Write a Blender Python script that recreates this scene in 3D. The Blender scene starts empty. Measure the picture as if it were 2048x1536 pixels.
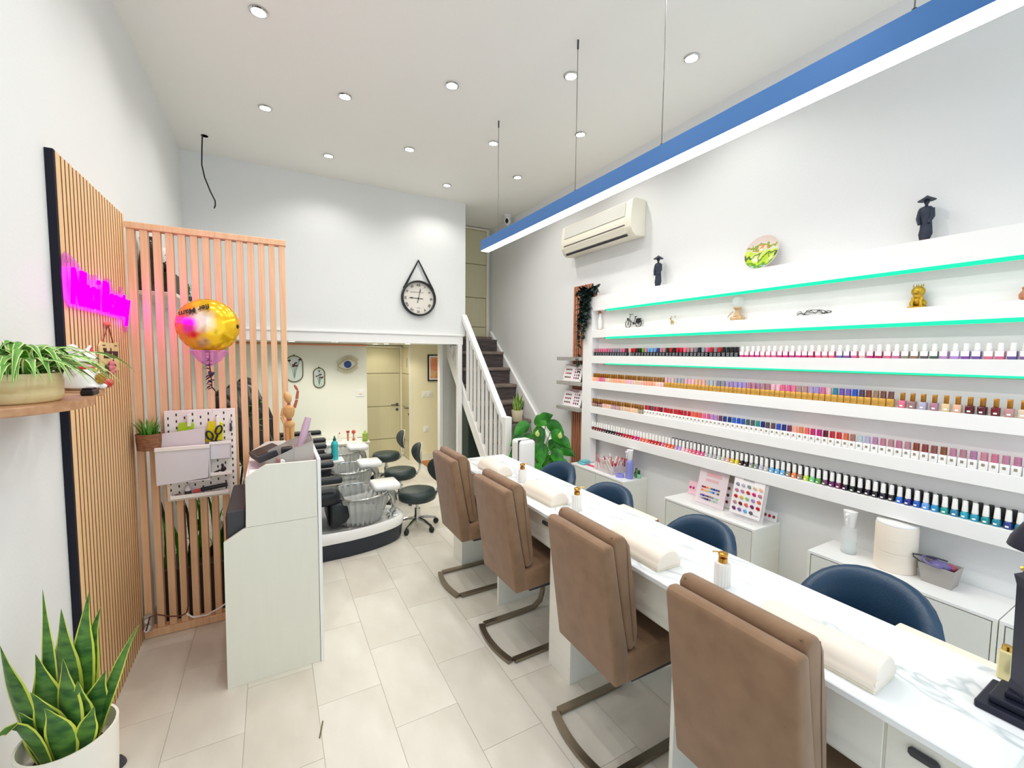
import bpy, bmesh, math, random
from mathutils import Vector, Matrix
from math import sin, cos, pi, radians
random.seed(7)
S = bpy.context.scene
C = S.collection
# ------------------------------------------------------------------ camera, world, exposure, large lights
cam = bpy.data.cameras.new('camera'); co = bpy.data.objects.new('camera', cam); C.objects.link(co)
cam.sensor_fit = 'HORIZONTAL'; cam.sensor_width = 36.0; cam.lens = 860.659 / 2048 * 36.0
cam.clip_start = 0.02
yaw, pit, rol = 0.509638598, 0.0671757166, 0.00986526923
fw = Vector((sin(yaw), cos(yaw), 0)); rt = Vector((cos(yaw), -sin(yaw), 0)); up = Vector((0, 0, 1))
f2 = fw * cos(pit) - up * sin(pit); u2 = fw * sin(pit) + up * cos(pit)
r3 = rt * cos(rol) + u2 * sin(rol); u3 = -rt * sin(rol) + u2 * cos(rol)
co.matrix_world = Matrix(((r3.x, u3.x, -f2.x, 0), (r3.y, u3.y, -f2.y, 0), (r3.z, u3.z, -f2.z, 1.75), (0, 0, 0, 1)))
S.camera = co
w = bpy.data.worlds.new('daylight'); S.world = w; w.use_nodes = True
w.node_tree.nodes['Background'].inputs[0].default_value = (0.74, 0.87, 1.0, 1)
w.node_tree.nodes['Background'].inputs[1].default_value = 1.45
S.view_settings.view_transform = 'Standard'; S.view_settings.look = 'None'
S.view_settings.gamma = 1.0; S.view_settings.use_curve_mapping = False
S.view_settings.exposure = 0.16
SPOT_W, BAR_E, BACK_W = 16.0, 17.0, 17.0
try:
    S.cycles.max_bounces = 10; S.cycles.diffuse_bounces = 6; S.cycles.transmission_bounces = 8; S.cycles.transparent_max_bounces = 12
    S.cycles.caustics_reflective = False; S.cycles.caustics_refractive = False
    S.cycles.sample_clamp_indirect = 6.0
    S.cycles.use_denoising = True
except Exception: pass

# ------------------------------------------------------------------ materials
def lin(c): return tuple(((v/255)/12.92 if v/255 <= 0.04045 else ((v/255+0.055)/1.055)**2.4) for v in c)
MATS = {}
def mat(name, rgb, rough=0.5, metal=0.0, var=0.0, scale=(8, 8, 8), rgb2=None, bump=0.0, trans=0.0, ior=1.45, alpha=1.0, emit=0.0, coat=0.0, detail=3.0, sheen=0.0):
    if name in MATS: return MATS[name]
    m = bpy.data.materials.new(name); m.use_nodes = True
    nt = m.node_tree; b = nt.nodes['Principled BSDF']; L = nt.links.new
    c = lin(rgb)
    b.inputs['Base Color'].default_value = (*c, 1); b.inputs['Roughness'].default_value = rough; b.inputs['Metallic'].default_value = metal
    b.inputs['Transmission Weight'].default_value = trans; b.inputs['IOR'].default_value = ior; b.inputs['Alpha'].default_value = alpha
    b.inputs['Coat Weight'].default_value = coat; b.inputs['Sheen Weight'].default_value = sheen
    if emit:
        b.inputs['Emission Color'].default_value = (*c, 1); b.inputs['Emission Strength'].default_value = emit
    if var or bump or rgb2:
        tc = nt.nodes.new('ShaderNodeTexCoord'); mp = nt.nodes.new('ShaderNodeMapping'); mp.inputs['Scale'].default_value = scale
        nz = nt.nodes.new('ShaderNodeTexNoise'); nz.inputs['Scale'].default_value = 1.0; nz.inputs['Detail'].default_value = detail
        L(tc.outputs['Object'], mp.inputs[0]); L(mp.outputs[0], nz.inputs['Vector'])
        if var or rgb2:
            cr = nt.nodes.new('ShaderNodeValToRGB')
            c2 = lin(rgb2) if rgb2 else tuple(v*(1-var) for v in c)
            cr.color_ramp.elements[0].color = (*c2, 1); cr.color_ramp.elements[1].color = (*c, 1)
            cr.color_ramp.elements[0].position = 0.35; cr.color_ramp.elements[1].position = 0.65
            L(nz.outputs['Fac'], cr.inputs[0]); L(cr.outputs[0], b.inputs['Base Color'])
        if bump:
            bp = nt.nodes.new('ShaderNodeBump'); bp.inputs['Strength'].default_value = bump; bp.inputs['Distance'].default_value = 0.01
            L(nz.outputs['Fac'], bp.inputs['Height']); L(bp.outputs[0], b.inputs['Normal'])
    MATS[name] = m
    return m
def emat(name, rgb, strength):
    if name in MATS: return MATS[name]
    m = bpy.data.materials.new(name); m.use_nodes = True; nt = m.node_tree
    nt.nodes.remove(nt.nodes['Principled BSDF']); e = nt.nodes.new('ShaderNodeEmission')
    e.inputs[0].default_value = (*lin(rgb), 1); e.inputs[1].default_value = strength
    nt.links.new(e.outputs[0], nt.nodes['Material Output'].inputs[0]); MATS[name] = m
    return m
WALL = mat('wall_paint', (230, 231, 230), 0.6, bump=0.08, scale=(60, 60, 60))
CEIL = mat('ceiling_paint', (246, 244, 238), 0.7, bump=0.05, scale=(50, 50, 50))
WHITE = mat('white_lacquer', (243, 242, 240), 0.35, var=0.02)
MELA = mat('white_melamine', (236, 235, 226), 0.4, var=0.02, scale=(2, 2, 30))
CREAM = mat('cream_paint', (236, 228, 206), 0.5, var=0.02)
REARW = mat('rear_wall_paint', (240, 240, 228), 0.6, bump=0.05, scale=(60, 60, 60))
DOORC = mat('door_paint', (206, 198, 164), 0.5, var=0.03, scale=(30, 30, 4))
GROOVE = mat('groove_shadow_line', (140, 130, 96), 0.6)
WOOD = mat('pale_oak', (240, 204, 154), 0.5, rgb2=(230, 188, 136), scale=(90, 90, 4), bump=0.12)
WOOD2 = mat('pine_slat', (236, 194, 152), 0.5, rgb2=(226, 180, 136), scale=(60, 60, 3), bump=0.1)
WOODD = mat('warm_brown_wood', (196, 132, 98), 0.5, rgb2=(176, 110, 80), scale=(80, 80, 4), bump=0.1)
SHELFW = mat('oak_shelf_board', (196, 150, 112), 0.5, rgb2=(176, 128, 92), scale=(10, 40, 40), bump=0.1)
FELT = mat('black_felt', (26, 26, 38), 0.95)
BLACK = mat('black_plastic', (24, 25, 28), 0.4)
BLEA = mat('black_leather', (30, 36, 40), 0.38, bump=0.12, scale=(120, 120, 120))
GLEA = mat('dark_green_leather', (42, 56, 56), 0.4, bump=0.12, scale=(120, 120, 120))
NAVY = mat('navy_leather', (34, 62, 88), 0.36, bump=0.12, scale=(140, 140, 140))
SUEDE = mat('brown_suede', (139, 109, 82), 0.85, rgb2=(127, 97, 71), scale=(10, 10, 10), bump=0.12, sheen=0.2)
STEEL = mat('brushed_steel', (150, 138, 122), 0.32, 1.0)
CHROME = mat('chrome', (205, 208, 208), 0.12, 1.0)
GOLD = mat('gold_metal', (206, 160, 78), 0.25, 1.0)
BRASS = mat('brass_pump', (198, 148, 70), 0.22, 1.0)
GLASS = mat('clear_glass', (246, 249, 248), 0.05, alpha=.28)
ACRY = mat('clear_acrylic', (248, 244, 246), 0.08, alpha=0.28)
GREENLED = emat('green_led', (40, 255, 170), 1.3)
MAGENTA = emat('magenta_neon', (255, 0, 255), 9.0)
LEDWHITE = emat('led_diffuser', (255, 252, 246), BAR_E)
LAMPON = emat('lamp_lens', (255, 246, 226), 30.0)
SKIRT = mat('grey_wall_panel', (214, 214, 206), 0.6)
SOIL = mat('soil', (70, 48, 36), 0.95, var=0.5, scale=(40, 40, 40), bump=0.5)
GRAYP = mat('grey_plastic', (170, 164, 158), 0.5)
DGRAY = mat('dark_grey_plastic', (62, 62, 66), 0.5)
PAPER = mat('white_paper', (246, 245, 243), 0.7)
INK = mat('dark_ink', (40, 36, 36), 0.7)
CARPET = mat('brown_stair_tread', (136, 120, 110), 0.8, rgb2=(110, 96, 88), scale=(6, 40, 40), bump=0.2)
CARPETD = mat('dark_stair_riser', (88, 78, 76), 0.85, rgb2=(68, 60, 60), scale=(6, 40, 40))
TERRA = mat('woven_brown_planter', (150, 104, 72), 0.9, rgb2=(120, 78, 52), scale=(40, 40, 90), bump=0.4)
POTW = mat('white_glazed_pot', (238, 230, 218), 0.35)
POTC = mat('cream_ribbed_pot', (226, 208, 158), 0.4, rgb2=(206, 184, 132), scale=(3, 3, 30), bump=0.1)
LEAFS = mat('snake_leaf_green', (96, 142, 58), 0.4, rgb2=(46, 92, 42), scale=(16, 16, 42))
LEAFY = mat('snake_leaf_yellow_edge', (216, 222, 84), 0.45)
LEAFL = mat('spider_leaf_green', (112, 178, 62), 0.45, rgb2=(80, 146, 46), scale=(30, 30, 30))
LEAFW = mat('spider_leaf_cream', (224, 230, 160), 0.45)
LEAFP = mat('lily_leaf', (58, 148, 34), 0.35, rgb2=(22, 92, 28), scale=(9, 9, 9))
LEAFD = mat('dark_artificial_leaf', (38, 62, 52), 0.5, rgb2=(22, 40, 36), scale=(30, 30, 30))
def marble():
    m = mat('white_marble', (232, 234, 236), 0.18); nt = m.node_tree; L = nt.links.new; b = nt.nodes['Principled BSDF']
    tc = nt.nodes.new('ShaderNodeTexCoord'); mp = nt.nodes.new('ShaderNodeMapping'); mp.inputs['Rotation'].default_value = (0, 0, radians(28)); mp.inputs['Scale'].default_value = (1.3, 0.62, 1)
    nz = nt.nodes.new('ShaderNodeTexNoise'); nz.inputs['Scale'].default_value = 1.7; nz.inputs['Detail'].default_value = 4; nz.inputs['Roughness'].default_value = 0.6
    nz.inputs['Distortion'].default_value = 0.8
    sb = nt.nodes.new('ShaderNodeMath'); sb.operation = 'SUBTRACT'; sb.inputs[1].default_value = 0.5
    ab = nt.nodes.new('ShaderNodeMath'); ab.operation = 'ABSOLUTE'
    cr = nt.nodes.new('ShaderNodeValToRGB'); e = cr.color_ramp.elements
    e[0].position = 0.0; e[0].color = (*lin((192, 199, 203)), 1); e[1].position = 0.020; e[1].color = (*lin((232, 234, 236)), 1)
    L(tc.outputs['Object'], mp.inputs[0]); L(mp.outputs[0], nz.inputs['Vector']); L(nz.outputs['Fac'], sb.inputs[0]); L(sb.outputs[0], ab.inputs[0]); L(ab.outputs[0], cr.inputs[0]); L(cr.outputs[0], b.inputs['Base Color'])
    return m
MARBLE = marble()
TILES = [mat('stone_tile_%s' % n, c, 0.32, rgb2=c2, scale=(5, 2.2, 5), detail=6) for n, c, c2 in (('ivory', (226, 221, 209), (214, 208, 195)), ('sand', (222, 216, 203), (210, 203, 189)), ('pale', (230, 226, 215), (218, 212, 199)))]
GROUT = mat('tile_grout', (216, 209, 194), 0.8)

# ------------------------------------------------------------------ mesh builder
class B:
    def __init__(s): s.bm = bmesh.new(); s.mi = 0
    def _m(s, vs):
        fs = set(f for v in vs for f in v.link_faces)
        for f in fs: f.material_index = s.mi
    def box(s, x0, x1, y0, y1, z0, z1, bev=0, seg=1, rot=None):
        r = bmesh.ops.create_cube(s.bm, size=1.0)['verts']
        for v in r: v.co = Vector(((x0+x1)/2 + v.co.x*(x1-x0), (y0+y1)/2 + v.co.y*(y1-y0), (z0+z1)/2 + v.co.z*(z1-z0)))
        if rot: bmesh.ops.transform(s.bm, matrix=rot, verts=r)
        s._m(r)
        if bev:
            es = list(set(e for v in r for e in v.link_edges))
            g = bmesh.ops.bevel(s.bm, geom=es, offset=bev, segments=seg, profile=0.5, affect='EDGES', clamp_overlap=True)
            for f in g['faces']: f.material_index = s.mi
        return s
    def ring(s, pts):
        return [s.bm.verts.new(p) for p in pts]
    def skin(s, rings, closed=True, cap=True):
        n = len(rings[0])
        for a, b in zip(rings, rings[1:]):
            for i in range(n if closed else n-1):
                j = (i+1) % n
                try: s.bm.faces.new((a[i], a[j], b[j], b[i])).material_index = s.mi
                except ValueError: pass
        if cap and closed:
            for r, fl in ((rings[0], True), (rings[-1], False)):
                try: s.bm.faces.new(list(reversed(r)) if fl else r).material_index = s.mi
                except ValueError: pass
        return s
    def lathe(s, prof, c=(0, 0, 0), n=20, flute=0, fa=0.0, tilt=None, cap=True):
        rs = []
        for r, z in prof:
            ps = []
            for i in range(n):
                a = 2*pi*i/n; rr = max(r, 1e-4) * (1 + (fa*cos(flute*a) if flute else 0))
                p = Vector((rr*cos(a), rr*sin(a), z))
                if tilt: p = tilt @ p
                ps.append(p + Vector(c))
            rs.append(s.ring(ps))
        return s.skin(rs, cap=cap)
    def tube(s, pts, r, n=8, closed=False, flat=None):
        pts = [Vector(p) for p in pts]; N = len(pts); rs = []
        t0 = (pts[1]-pts[0]).normalized(); nrm = t0.orthogonal().normalized()
        if flat: nrm = (Vector(flat) - t0*t0.dot(Vector(flat))).normalized()
        for i, p in enumerate(pts):
            if closed: t = (pts[(i+1) % N]-pts[i-1]).normalized()
            else: t = (pts[min(i+1, N-1)]-pts[max(i-1, 0)]).normalized()
            nrm = (nrm - t*t.dot(nrm))
            if nrm.length < 1e-5: nrm = t.orthogonal()
            nrm.normalize(); bn = t.cross(nrm)
            ri = r[i] if isinstance(r, (list, tuple)) and not flat else r
            if flat: a, b = r; rs.append(s.ring([p+nrm*a+bn*b, p-nrm*a+bn*b, p-nrm*a-bn*b, p+nrm*a-bn*b]))
            else: rs.append(s.ring([p + (nrm*cos(2*pi*k/n)+bn*sin(2*pi*k/n))*ri for k in range(n)]))
        if closed: return s.skin(rs+[rs[0]], cap=False)
        return s.skin(rs)
    def ell(s, c, rx, ry=None, rz=None, n=14, m=9, rot=None):
        ry = rx if ry is None else ry; rz = rx if rz is None else rz
        r = bmesh.ops.create_uvsphere(s.bm, u_segments=n, v_segments=m, radius=1.0)['verts']
        for v in r:
            p = Vector((v.co.x*rx, v.co.y*ry, v.co.z*rz))
            v.co = (rot @ p if rot else p) + Vector(c)
        s._m(r); return s
    def prism(s, poly, axis, a, b, bev=0, seg=2):
        f = {'x': lambda u, v, t: (t, u, v), 'y': lambda u, v, t: (u, t, v), 'z': lambda u, v, t: (u, v, t)}[axis]
        n0 = len(s.bm.verts)
        A = s.ring([f(u, v, a) for u, v in poly]); D = s.ring([f(u, v, b) for u, v in poly])
        s.skin([A, D])
        if bev:
            es = list(set(e for v in A+D for e in v.link_edges))
            g = bmesh.ops.bevel(s.bm, geom=es, offset=bev, segments=seg, profile=0.5, affect='EDGES', clamp_overlap=True)
            for q in g['faces']: q.material_index = s.mi
        return s
    def blade(s, base, tip, ctrl, wd, side, thick_edge=0.25, n=7, edge_mi=None, fold=0.15, shape=None):
        base, tip, ctrl, side = map(Vector, (base, tip, ctrl, side)); side.normalize()
        rows = []
        for i in range(n+1):
            t = i/n; p = base*(1-t)**2 + ctrl*2*t*(1-t) + tip*t*t
            tg = ((ctrl-base)*(1-t) + (tip-ctrl)*t).normalized()
            sd = (side - tg*tg.dot(side)).normalized(); nr = tg.cross(sd)
            if shape: h = shape(t)*wd
            else: h = wd*(0.55+0.45*sin(pi*min(1, t*1.3)))*(1 if t < 0.55 else max(0.02, (1-((t-0.55)/0.45)**1.6)))
            k = 1-thick_edge
            rows.append(s.ring([p-sd*h+nr*fold*h, p-sd*h*k+nr*fold*h*k, p, p+sd*h*k+nr*fold*h*k, p+sd*h+nr*fold*h]))
        mi = s.mi
        for a, b in zip(rows, rows[1:]):
            for i in range(4):
                fc = s.bm.faces.new((a[i], a[i+1], b[i+1], b[i])); fc.material_index = edge_mi if (edge_mi is not None and i in (0, 3)) else mi
        return s
def obj(name, b, m, parent=None, smooth=False, ang=40, loc=None, world=True, label=None, kind=None):
    bm = b.bm
    if parent is not None and world:
        bmesh.ops.translate(bm, vec=-Vector(ABS.get(parent.name, (0, 0, 0))), verts=bm.verts)
    bmesh.ops.recalc_face_normals(bm, faces=bm.faces)
    me = bpy.data.meshes.new(name); bm.to_mesh(me); bm.free()
    for mm in (m if isinstance(m, (list, tuple)) else [m]): me.materials.append(mm)
    if smooth:
        me.shade_smooth()
        try: me.set_sharp_from_angle(angle=radians(ang))
        except Exception: pass
    o = bpy.data.objects.new(name, me); C.objects.link(o)
    if parent is not None: o.parent = parent; ABS[o.name] = ABS.get(parent.name, (0, 0, 0))
    if loc is not None: o.location = loc
    if label: o['label'] = label
    if kind: o['kind'] = kind
    return o
ABS = {}
def thing(name, label, cat, loc=(0, 0, 0), rz=0.0, group=None):
    o = bpy.data.objects.new(name, None); o.empty_display_size = 0.1; C.objects.link(o)
    o.location = loc; o.rotation_euler = (0, 0, rz); o['label'] = label; o['category'] = cat
    if group: o['group'] = group
    ABS[o.name] = tuple(loc)
    return o
def tag(o, label, cat, group=None):
    o['label'] = label; o['category'] = cat
    if group: o['group'] = group
    return o
def struct(o): o['kind'] = 'structure'; return o
def dup(root, loc, rz=None, label=None, group=None):
    r = root.copy(); C.objects.link(r); r.location = loc
    if rz is not None: r.rotation_euler = (0, 0, rz)
    if label: r['label'] = label
    if group: r['group'] = group
    ABS[r.name] = tuple(loc)
    for ch in list(root.children):
        c = ch.copy(); C.objects.link(c); c.parent = r
        for g in list(ch.children):
            d = g.copy(); C.objects.link(d); d.parent = c
    return r
def text(name, s, size, m, parent, mtx, ext=0.001, bev=0.0, width=None, shear=0.0, offset=0.0, align='CENTER'):
    cu = bpy.data.curves.new(name, 'FONT'); cu.body = s; cu.size = size; cu.extrude = ext; cu.bevel_depth = bev; cu.shear = shear; cu.align_x = align; cu.align_y = 'CENTER'
    cu.resolution_u = 3; cu.offset = offset
    t = bpy.data.objects.new('tmp', cu); C.objects.link(t)
    dg = bpy.context.evaluated_depsgraph_get(); me = bpy.data.meshes.new_from_object(t.evaluated_get(dg)); bpy.data.objects.remove(t)
    if width:
        xs = [v.co.x for v in me.vertices]; k = width/(max(xs)-min(xs))
        for v in me.vertices: v.co.x *= k
    me.transform(mtx if parent is None else Matrix.Translation(-Vector(ABS.get(parent.name, (0, 0, 0)))) @ mtx)
    me.materials.clear(); me.materials.append(m); me.name = name
    o = bpy.data.objects.new(name, me); C.objects.link(o)
    if parent is not None: o.parent = parent
    return o
def frame(origin, xdir, ydir):
    x = Vector(xdir).normalized(); y = Vector(ydir); y = (y - x*x.dot(y)).normalized(); z = x.cross(y)
    M = Matrix((x, y, z)).transposed().to_4x4(); M.translation = Vector(origin); return M
def ordinal(n):
    return '%d%s' % (n, 'th' if 10 <= n % 100 <= 20 else {1: 'st', 2: 'nd', 3: 'rd'}.get(n % 10, 'th'))
Rz = lambda a: Matrix.Rotation(a, 3, 'Z'); Rx = lambda a: Matrix.Rotation(a, 3, 'X'); Ry = lambda a: Matrix.Rotation(a, 3, 'Y')

# ================================================================== STRUCTURE
XL, XR, YB, ZC, YN, YE = -0.745, 3.12, 5.44, 3.745, -1.5, 8.0
fl = struct(obj('floor', B().box(XL-.1, XR+.1, YN, YE, -0.12, -0.004), GROUT))
tm = {}
def tile_mesh(wx, wy, k):
    key = (round(wx, 3), round(wy, 3), k)
    if key not in tm:
        b = B().box(0, wx-.002, 0, wy-.002, -.004, 0); me = bpy.data.meshes.new('tile'); b.bm.to_mesh(me); b.bm.free(); me.materials.append(TILES[k]); tm[key] = me
    return tm[key]
xs = [XL] + [-.457+.3085*i for i in range(12)] + [XR]
for i in range(len(xs)-1):
    off = 2.23-.61*3 if i % 2 else 2.53-.61*4
    ys = [-.3] + [off+.61*j for j in range(14) if -.3 < off+.61*j < YE-.05] + [YE]
    for a, d in zip(ys, ys[1:]):
        o = bpy.data.objects.new('tile', tile_mesh(xs[i+1]-xs[i], d-a, random.randrange(3))); C.objects.link(o); o.parent = fl; o.location = (xs[i], a, 0)
struct(obj('ceiling', B().box(XL-.1, XR+.1, YN, YE, ZC, ZC+.1), CEIL))
struct(obj('wall_left', B().box(XL-.1, XL, YN, YE, 0, ZC), WALL))
struct(obj('wall_right', B().box(XR, XR+.1, YN, YE, 0, ZC), WALL))
struct(obj('wall_back', B().box(XL, 2.305, YB, YB+.12, 2.0, ZC), WALL))
struct(obj('lintel', B().box(XL, 2.265, YB-.015, YB+.12, 1.885, 2.0), WHITE))
struct(obj('trim_1', B().box(XL, 2.28, YB-.03, YB, 1.993, 2.016, .004), WHITE))
struct(obj('trim_2', B().box(2.192, 2.252, YB-.02, YB+.04, 0, 1.885), WHITE))
struct(obj('slab', B().box(XL, 2.3, YB+.12, YE, 1.9, 2.03).box(2.3, XR, 6.2, YE, 1.9, 2.03), REARW))
struct(obj('wall_rear', B().box(XL, 1.3, 7.0, 7.4, 0, 1.9), REARW))
struct(obj('trim_3', B().box(XL, 1.3, 6.97, 7.0, 1.868, 1.885), mat('orange_edge_strip', (236, 150, 96), 0.5)))
struct(obj('wall_end', B().box(1.28, 2.2, 7.46, 7.56, 0, 1.9).box(1.98, 2.06, 6.905, 7.46, 0, 1.9), REARW))
struct(obj('wall_side', B().box(1.985, 2.7, 6.9, 6.905, 0, 1.9).box(2.06, 2.7, 6.905, 7.0, 0, 1.9), mat('warm_rear_wall', (240, 228, 192), 0.6)))
struct(obj('baseboard_rear', B().box(2.03, 2.7, 6.885, 6.9, 0, .1), CREAM))
struct(obj('wall_understairs', B().box(2.2, XR, 6.05, 6.12, 0, 1.9), SKIRT))
struct(obj('trim_4', B().box(2.155, 2.2, 6.03, 6.13, 0, 1.9), WHITE))
struct(obj('wall_landing', B().box(2.3, XR, 6.36, 6.46, 2.03, ZC), WALL))
struct(obj('wall_stairwell', B().box(2.265, 2.305, YB+.12, 6.36, 2.03, ZC), WALL))

def panel_door(name, x0, x1, y, z0, z1, lines, handle=None):
    t = bpy.data.objects.new(name, None); C.objects.link(t); t.location = (x0, y, z0); t['kind'] = 'structure'; ABS[t.name] = (x0, y, z0)
    obj('door_core', B().box(x0, x1, y+.012, y+.04, z0, z1), GROOVE, t)
    zs = [z0] + lines + [z1]
    for a, d in zip(zs, zs[1:]): obj('door_panel', B().box(x0+.004, x1-.004, y, y+.014, a+.005, d-.005, .002), DOORC, t)
    obj('door_frame', B().box(x0-.03, x0, y-.012, y+.05, z0, z1+.03).box(x1, x1+.035, y-.012, y+.05, z0, z1+.03).box(x0, x1, y-.012, y+.05, z1, z1+.03), CREAM, t)
    if handle:
        hx, hz = handle
        obj('door_handle', B().lathe([(.024, -.006), (.024, .0)], (hx, y-.006, hz), 12, tilt=Rx(pi/2)).tube([(hx, y, hz), (hx, y-.05, hz), (hx-.11, y-.05, hz)], .008, 8), DGRAY, t, True)
        obj('lock', B().lathe([(.024, -.006), (.024, .0)], (hx, y-.006, hz-.09), 12, tilt=Rx(pi/2)), DGRAY, t, True)
    return t
panel_door('door_1', 1.33, 1.925, 7.40, 0.004, 1.85, [.30, .86, 1.42], (1.87, .885))
panel_door('door_3', 2.34, 3.03, 6.30, 2.034, 3.70, [2.19, 2.65, 3.17])
# door 2 stands square to door 1 in the side wall
t = bpy.data.objects.new('door_2', None); C.objects.link(t); t.location = (1.97, 6.92, 0.004); t['kind'] = 'structure'; ABS[t.name] = (1.97, 6.92, 0.004)
obj('door_core', B().box(1.962, 1.98, 6.93, 7.39, .004, 1.85), GROOVE, t)
for a, d in ((.004, .30), (.30, .86), (.86, 1.42), (1.42, 1.85)): obj('door_panel', B().box(1.952, 1.966, 6.935, 7.385, a+.005, d-.005, .002), DOORC, t)
obj('door_frame', B().box(1.945, 1.985, 6.895, 6.93, .004, 1.88).box(1.945, 1.985, 7.385, 7.40, .004, 1.88), CREAM, t)
obj('door_handle', B().tube([(1.955, 6.97, .86), (1.905, 6.97, .86), (1.905, 7.07, .86)], .008, 8).lathe([(.022, 0), (.022, .006)], (1.946, 6.97, .76), 10, tilt=Ry(pi/2)), DGRAY, t, True)
obj('door_sign', B().box(1.948, 1.953, 7.02, 7.10, 1.53, 1.68), GRAYP, t, label='small grey plaque on the door')

# ------------------------------------------------------------------ stairs
st = thing('staircase', 'steep staircase with dark brown carpeted treads and white stringers rising along the right wall', 'stairs', (2.7, 4.6, 0))
zs = [0, .225, .45, .672, .88, 1.115, 1.335, 1.565, 1.80, 2.03]; yy = [None, 4.40, 4.58, 4.77, 4.97, 5.165, 5.375, 5.57, 5.78, 5.99, 6.2]
for i in range(1, 10):
    z = zs[i]; y = yy[i]
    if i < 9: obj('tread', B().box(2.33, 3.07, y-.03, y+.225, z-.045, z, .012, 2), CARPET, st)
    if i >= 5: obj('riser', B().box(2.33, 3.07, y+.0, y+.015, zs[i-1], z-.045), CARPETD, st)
obj('tread', B().box(2.33, 3.07, 6.16, 6.3, 1.985, 2.035, .01), CARPET, st)
def slope_beam(x0, x1, ya, za, yb, zb, h):
    return B().prism([(ya, za), (yb, zb), (yb, zb-h), (ya, za-h)], 'x', x0, x1, .004, 1)
obj('stringer', slope_beam(2.265, 2.305, 4.30, .10, 6.05, 1.93, .22), WHITE, st)
obj('stringer', slope_beam(3.075, 3.115, 4.30, .50, 6.25, 2.13, .34), WHITE, st)
obj('newel_post', B().box(2.25, 2.33, 4.16, 4.25, 0, 1.06, .006), WHITE, st)
obj('handrail', slope_beam(2.25, 2.32, 4.25, 1.045, 5.425, 2.29, .085), WHITE, st)
obj('base_rail', slope_beam(2.27, 2.30, 4.25, .97, 5.425, 2.20, .03), WHITE, st)
for k in range(9):
    y = 4.36+.118*k; zt = 1.0+(y-4.25)*1.06; zb = .10+(y-4.30)*1.047-.02
    obj('baluster', B().box(2.272, 2.298, y-.02, y+.02, zb, zt), WHITE, st)
for k, y in enumerate((5.62, 5.74, 5.86)):
    obj('baluster', B().box(2.272, 2.298, y-.02, y+.02, 1.35+(y-5.5)*1.05, 1.88), WHITE, st)

# ------------------------------------------------------------------ slatted oak panel on the left wall
XL2 = XL+.0015
pn = thing('acoustic_slatwork', 'tall oak acoustic slat panel with black felt backing on the left wall', 'wall panel', (XL2, 2.85, 0))
obj('felt_backing', B().box(XL2, XL+.010, 2.388, 3.285, 0.002, 2.525), FELT, pn)
obj('edge_strip', B().box(XL2, XL+.026, 2.372, 2.388, 0.002, 2.53), FELT, pn)
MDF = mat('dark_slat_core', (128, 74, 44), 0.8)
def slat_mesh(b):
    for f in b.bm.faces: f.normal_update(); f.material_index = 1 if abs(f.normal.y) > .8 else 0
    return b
y = 2.388; first = True
while y < 3.28:
    wd = .044 if first else .0300
    obj('slat', slat_mesh(B().box(XL+.010, XL+.027, y, min(y+wd, 3.284), .002, 2.528+random.uniform(-.002, .002))), [WOOD, MDF], pn)
    y += wd + .0102; first = False

# ------------------------------------------------------------------ slatted pine screen
sc = thing('slat_screen', 'pine room divider of upright slats between top and bottom rails', 'room divider', (-.31, 3.31, 0))
YS = 3.29
for k in range(14):
    x = -.693+.0592*k
    obj('slat', B().box(x-.018, x+.018, YS-.012, YS+.035, .05, 2.455, .002), WOOD2, sc)
obj('top_rail', B().box(-.715, .100, YS-.022, YS+.045, 2.455, 2.492, .003), WOOD2, sc)
obj('bottom_rail', B().box(-.715, .100, YS-.022, YS+.045, 0.002, .05, .003), WOOD2, sc)
obj('joint_block', B().box(.063, .095, YS-.018, YS-.010, 1.17, 1.21), WOOD2, sc)

# ================================================================== COUNTER
ct = thing('manicure_counter', 'long white manicure counter with grey veined marble top and white panel legs', 'counter', (1.585, 1.84, 0))
CX0, CX1, CY0, CY1, CZ = 1.345, 1.830, .235, 3.43, .845
obj('marble_top', B().box(CX0, CX1, CY0, CY1, CZ-.022, CZ, .003), MARBLE, ct)
obj('apron', B().box(1.40, 1.415, CY0+.02, CY1-.02, .62, CZ-.022).box(1.76, 1.775, CY0+.02, CY1-.02, .55, CZ-.022), MELA, ct)
for (a, d) in ((3.23, 3.42), (2.57, 2.59), (1.745, 1.945), (1.078, 1.096), (.238, .256)):
    obj('leg_panel', B().box(1.345, 1.36, a, d, 0, CZ-.022, .001).box(1.36, 1.80, a, a+.018, 0, CZ-.022).box(1.36, 1.80, d-.018, d, 0, CZ-.022) if d-a > .1 else B().box(1.345, 1.80, a, d, 0, CZ-.022, .001), MELA, ct)
for a, d in ((2.66, 3.18), (1.98, 2.52), (1.12, 1.70), (.455, 1.05), (.262, .449)):
    df = obj('drawer_front', B().box(1.392, 1.402, a, d, .63, CZ-.03, .002), MELA, ct)
    for hy in (2.336, 2.058, .372):
        if a < hy < d: obj('handle', B().box(1.376, 1.393, hy-.03, hy+.03, .752, .775, .006), DGRAY, df)
for y0, y1 in ((1.735, 2.02), (.335, .62)):
    tr = obj('slide_out_tray', B().box(1.83, 1.965, y0, y1, .775, .80, .006), CREAM, ct, label='cream slide-out armrest tray behind the counter')
    obj('tray_edge', B().box(1.93, 1.966, y0-.002, y0+.008, .777, .792), WOODD, tr)
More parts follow.
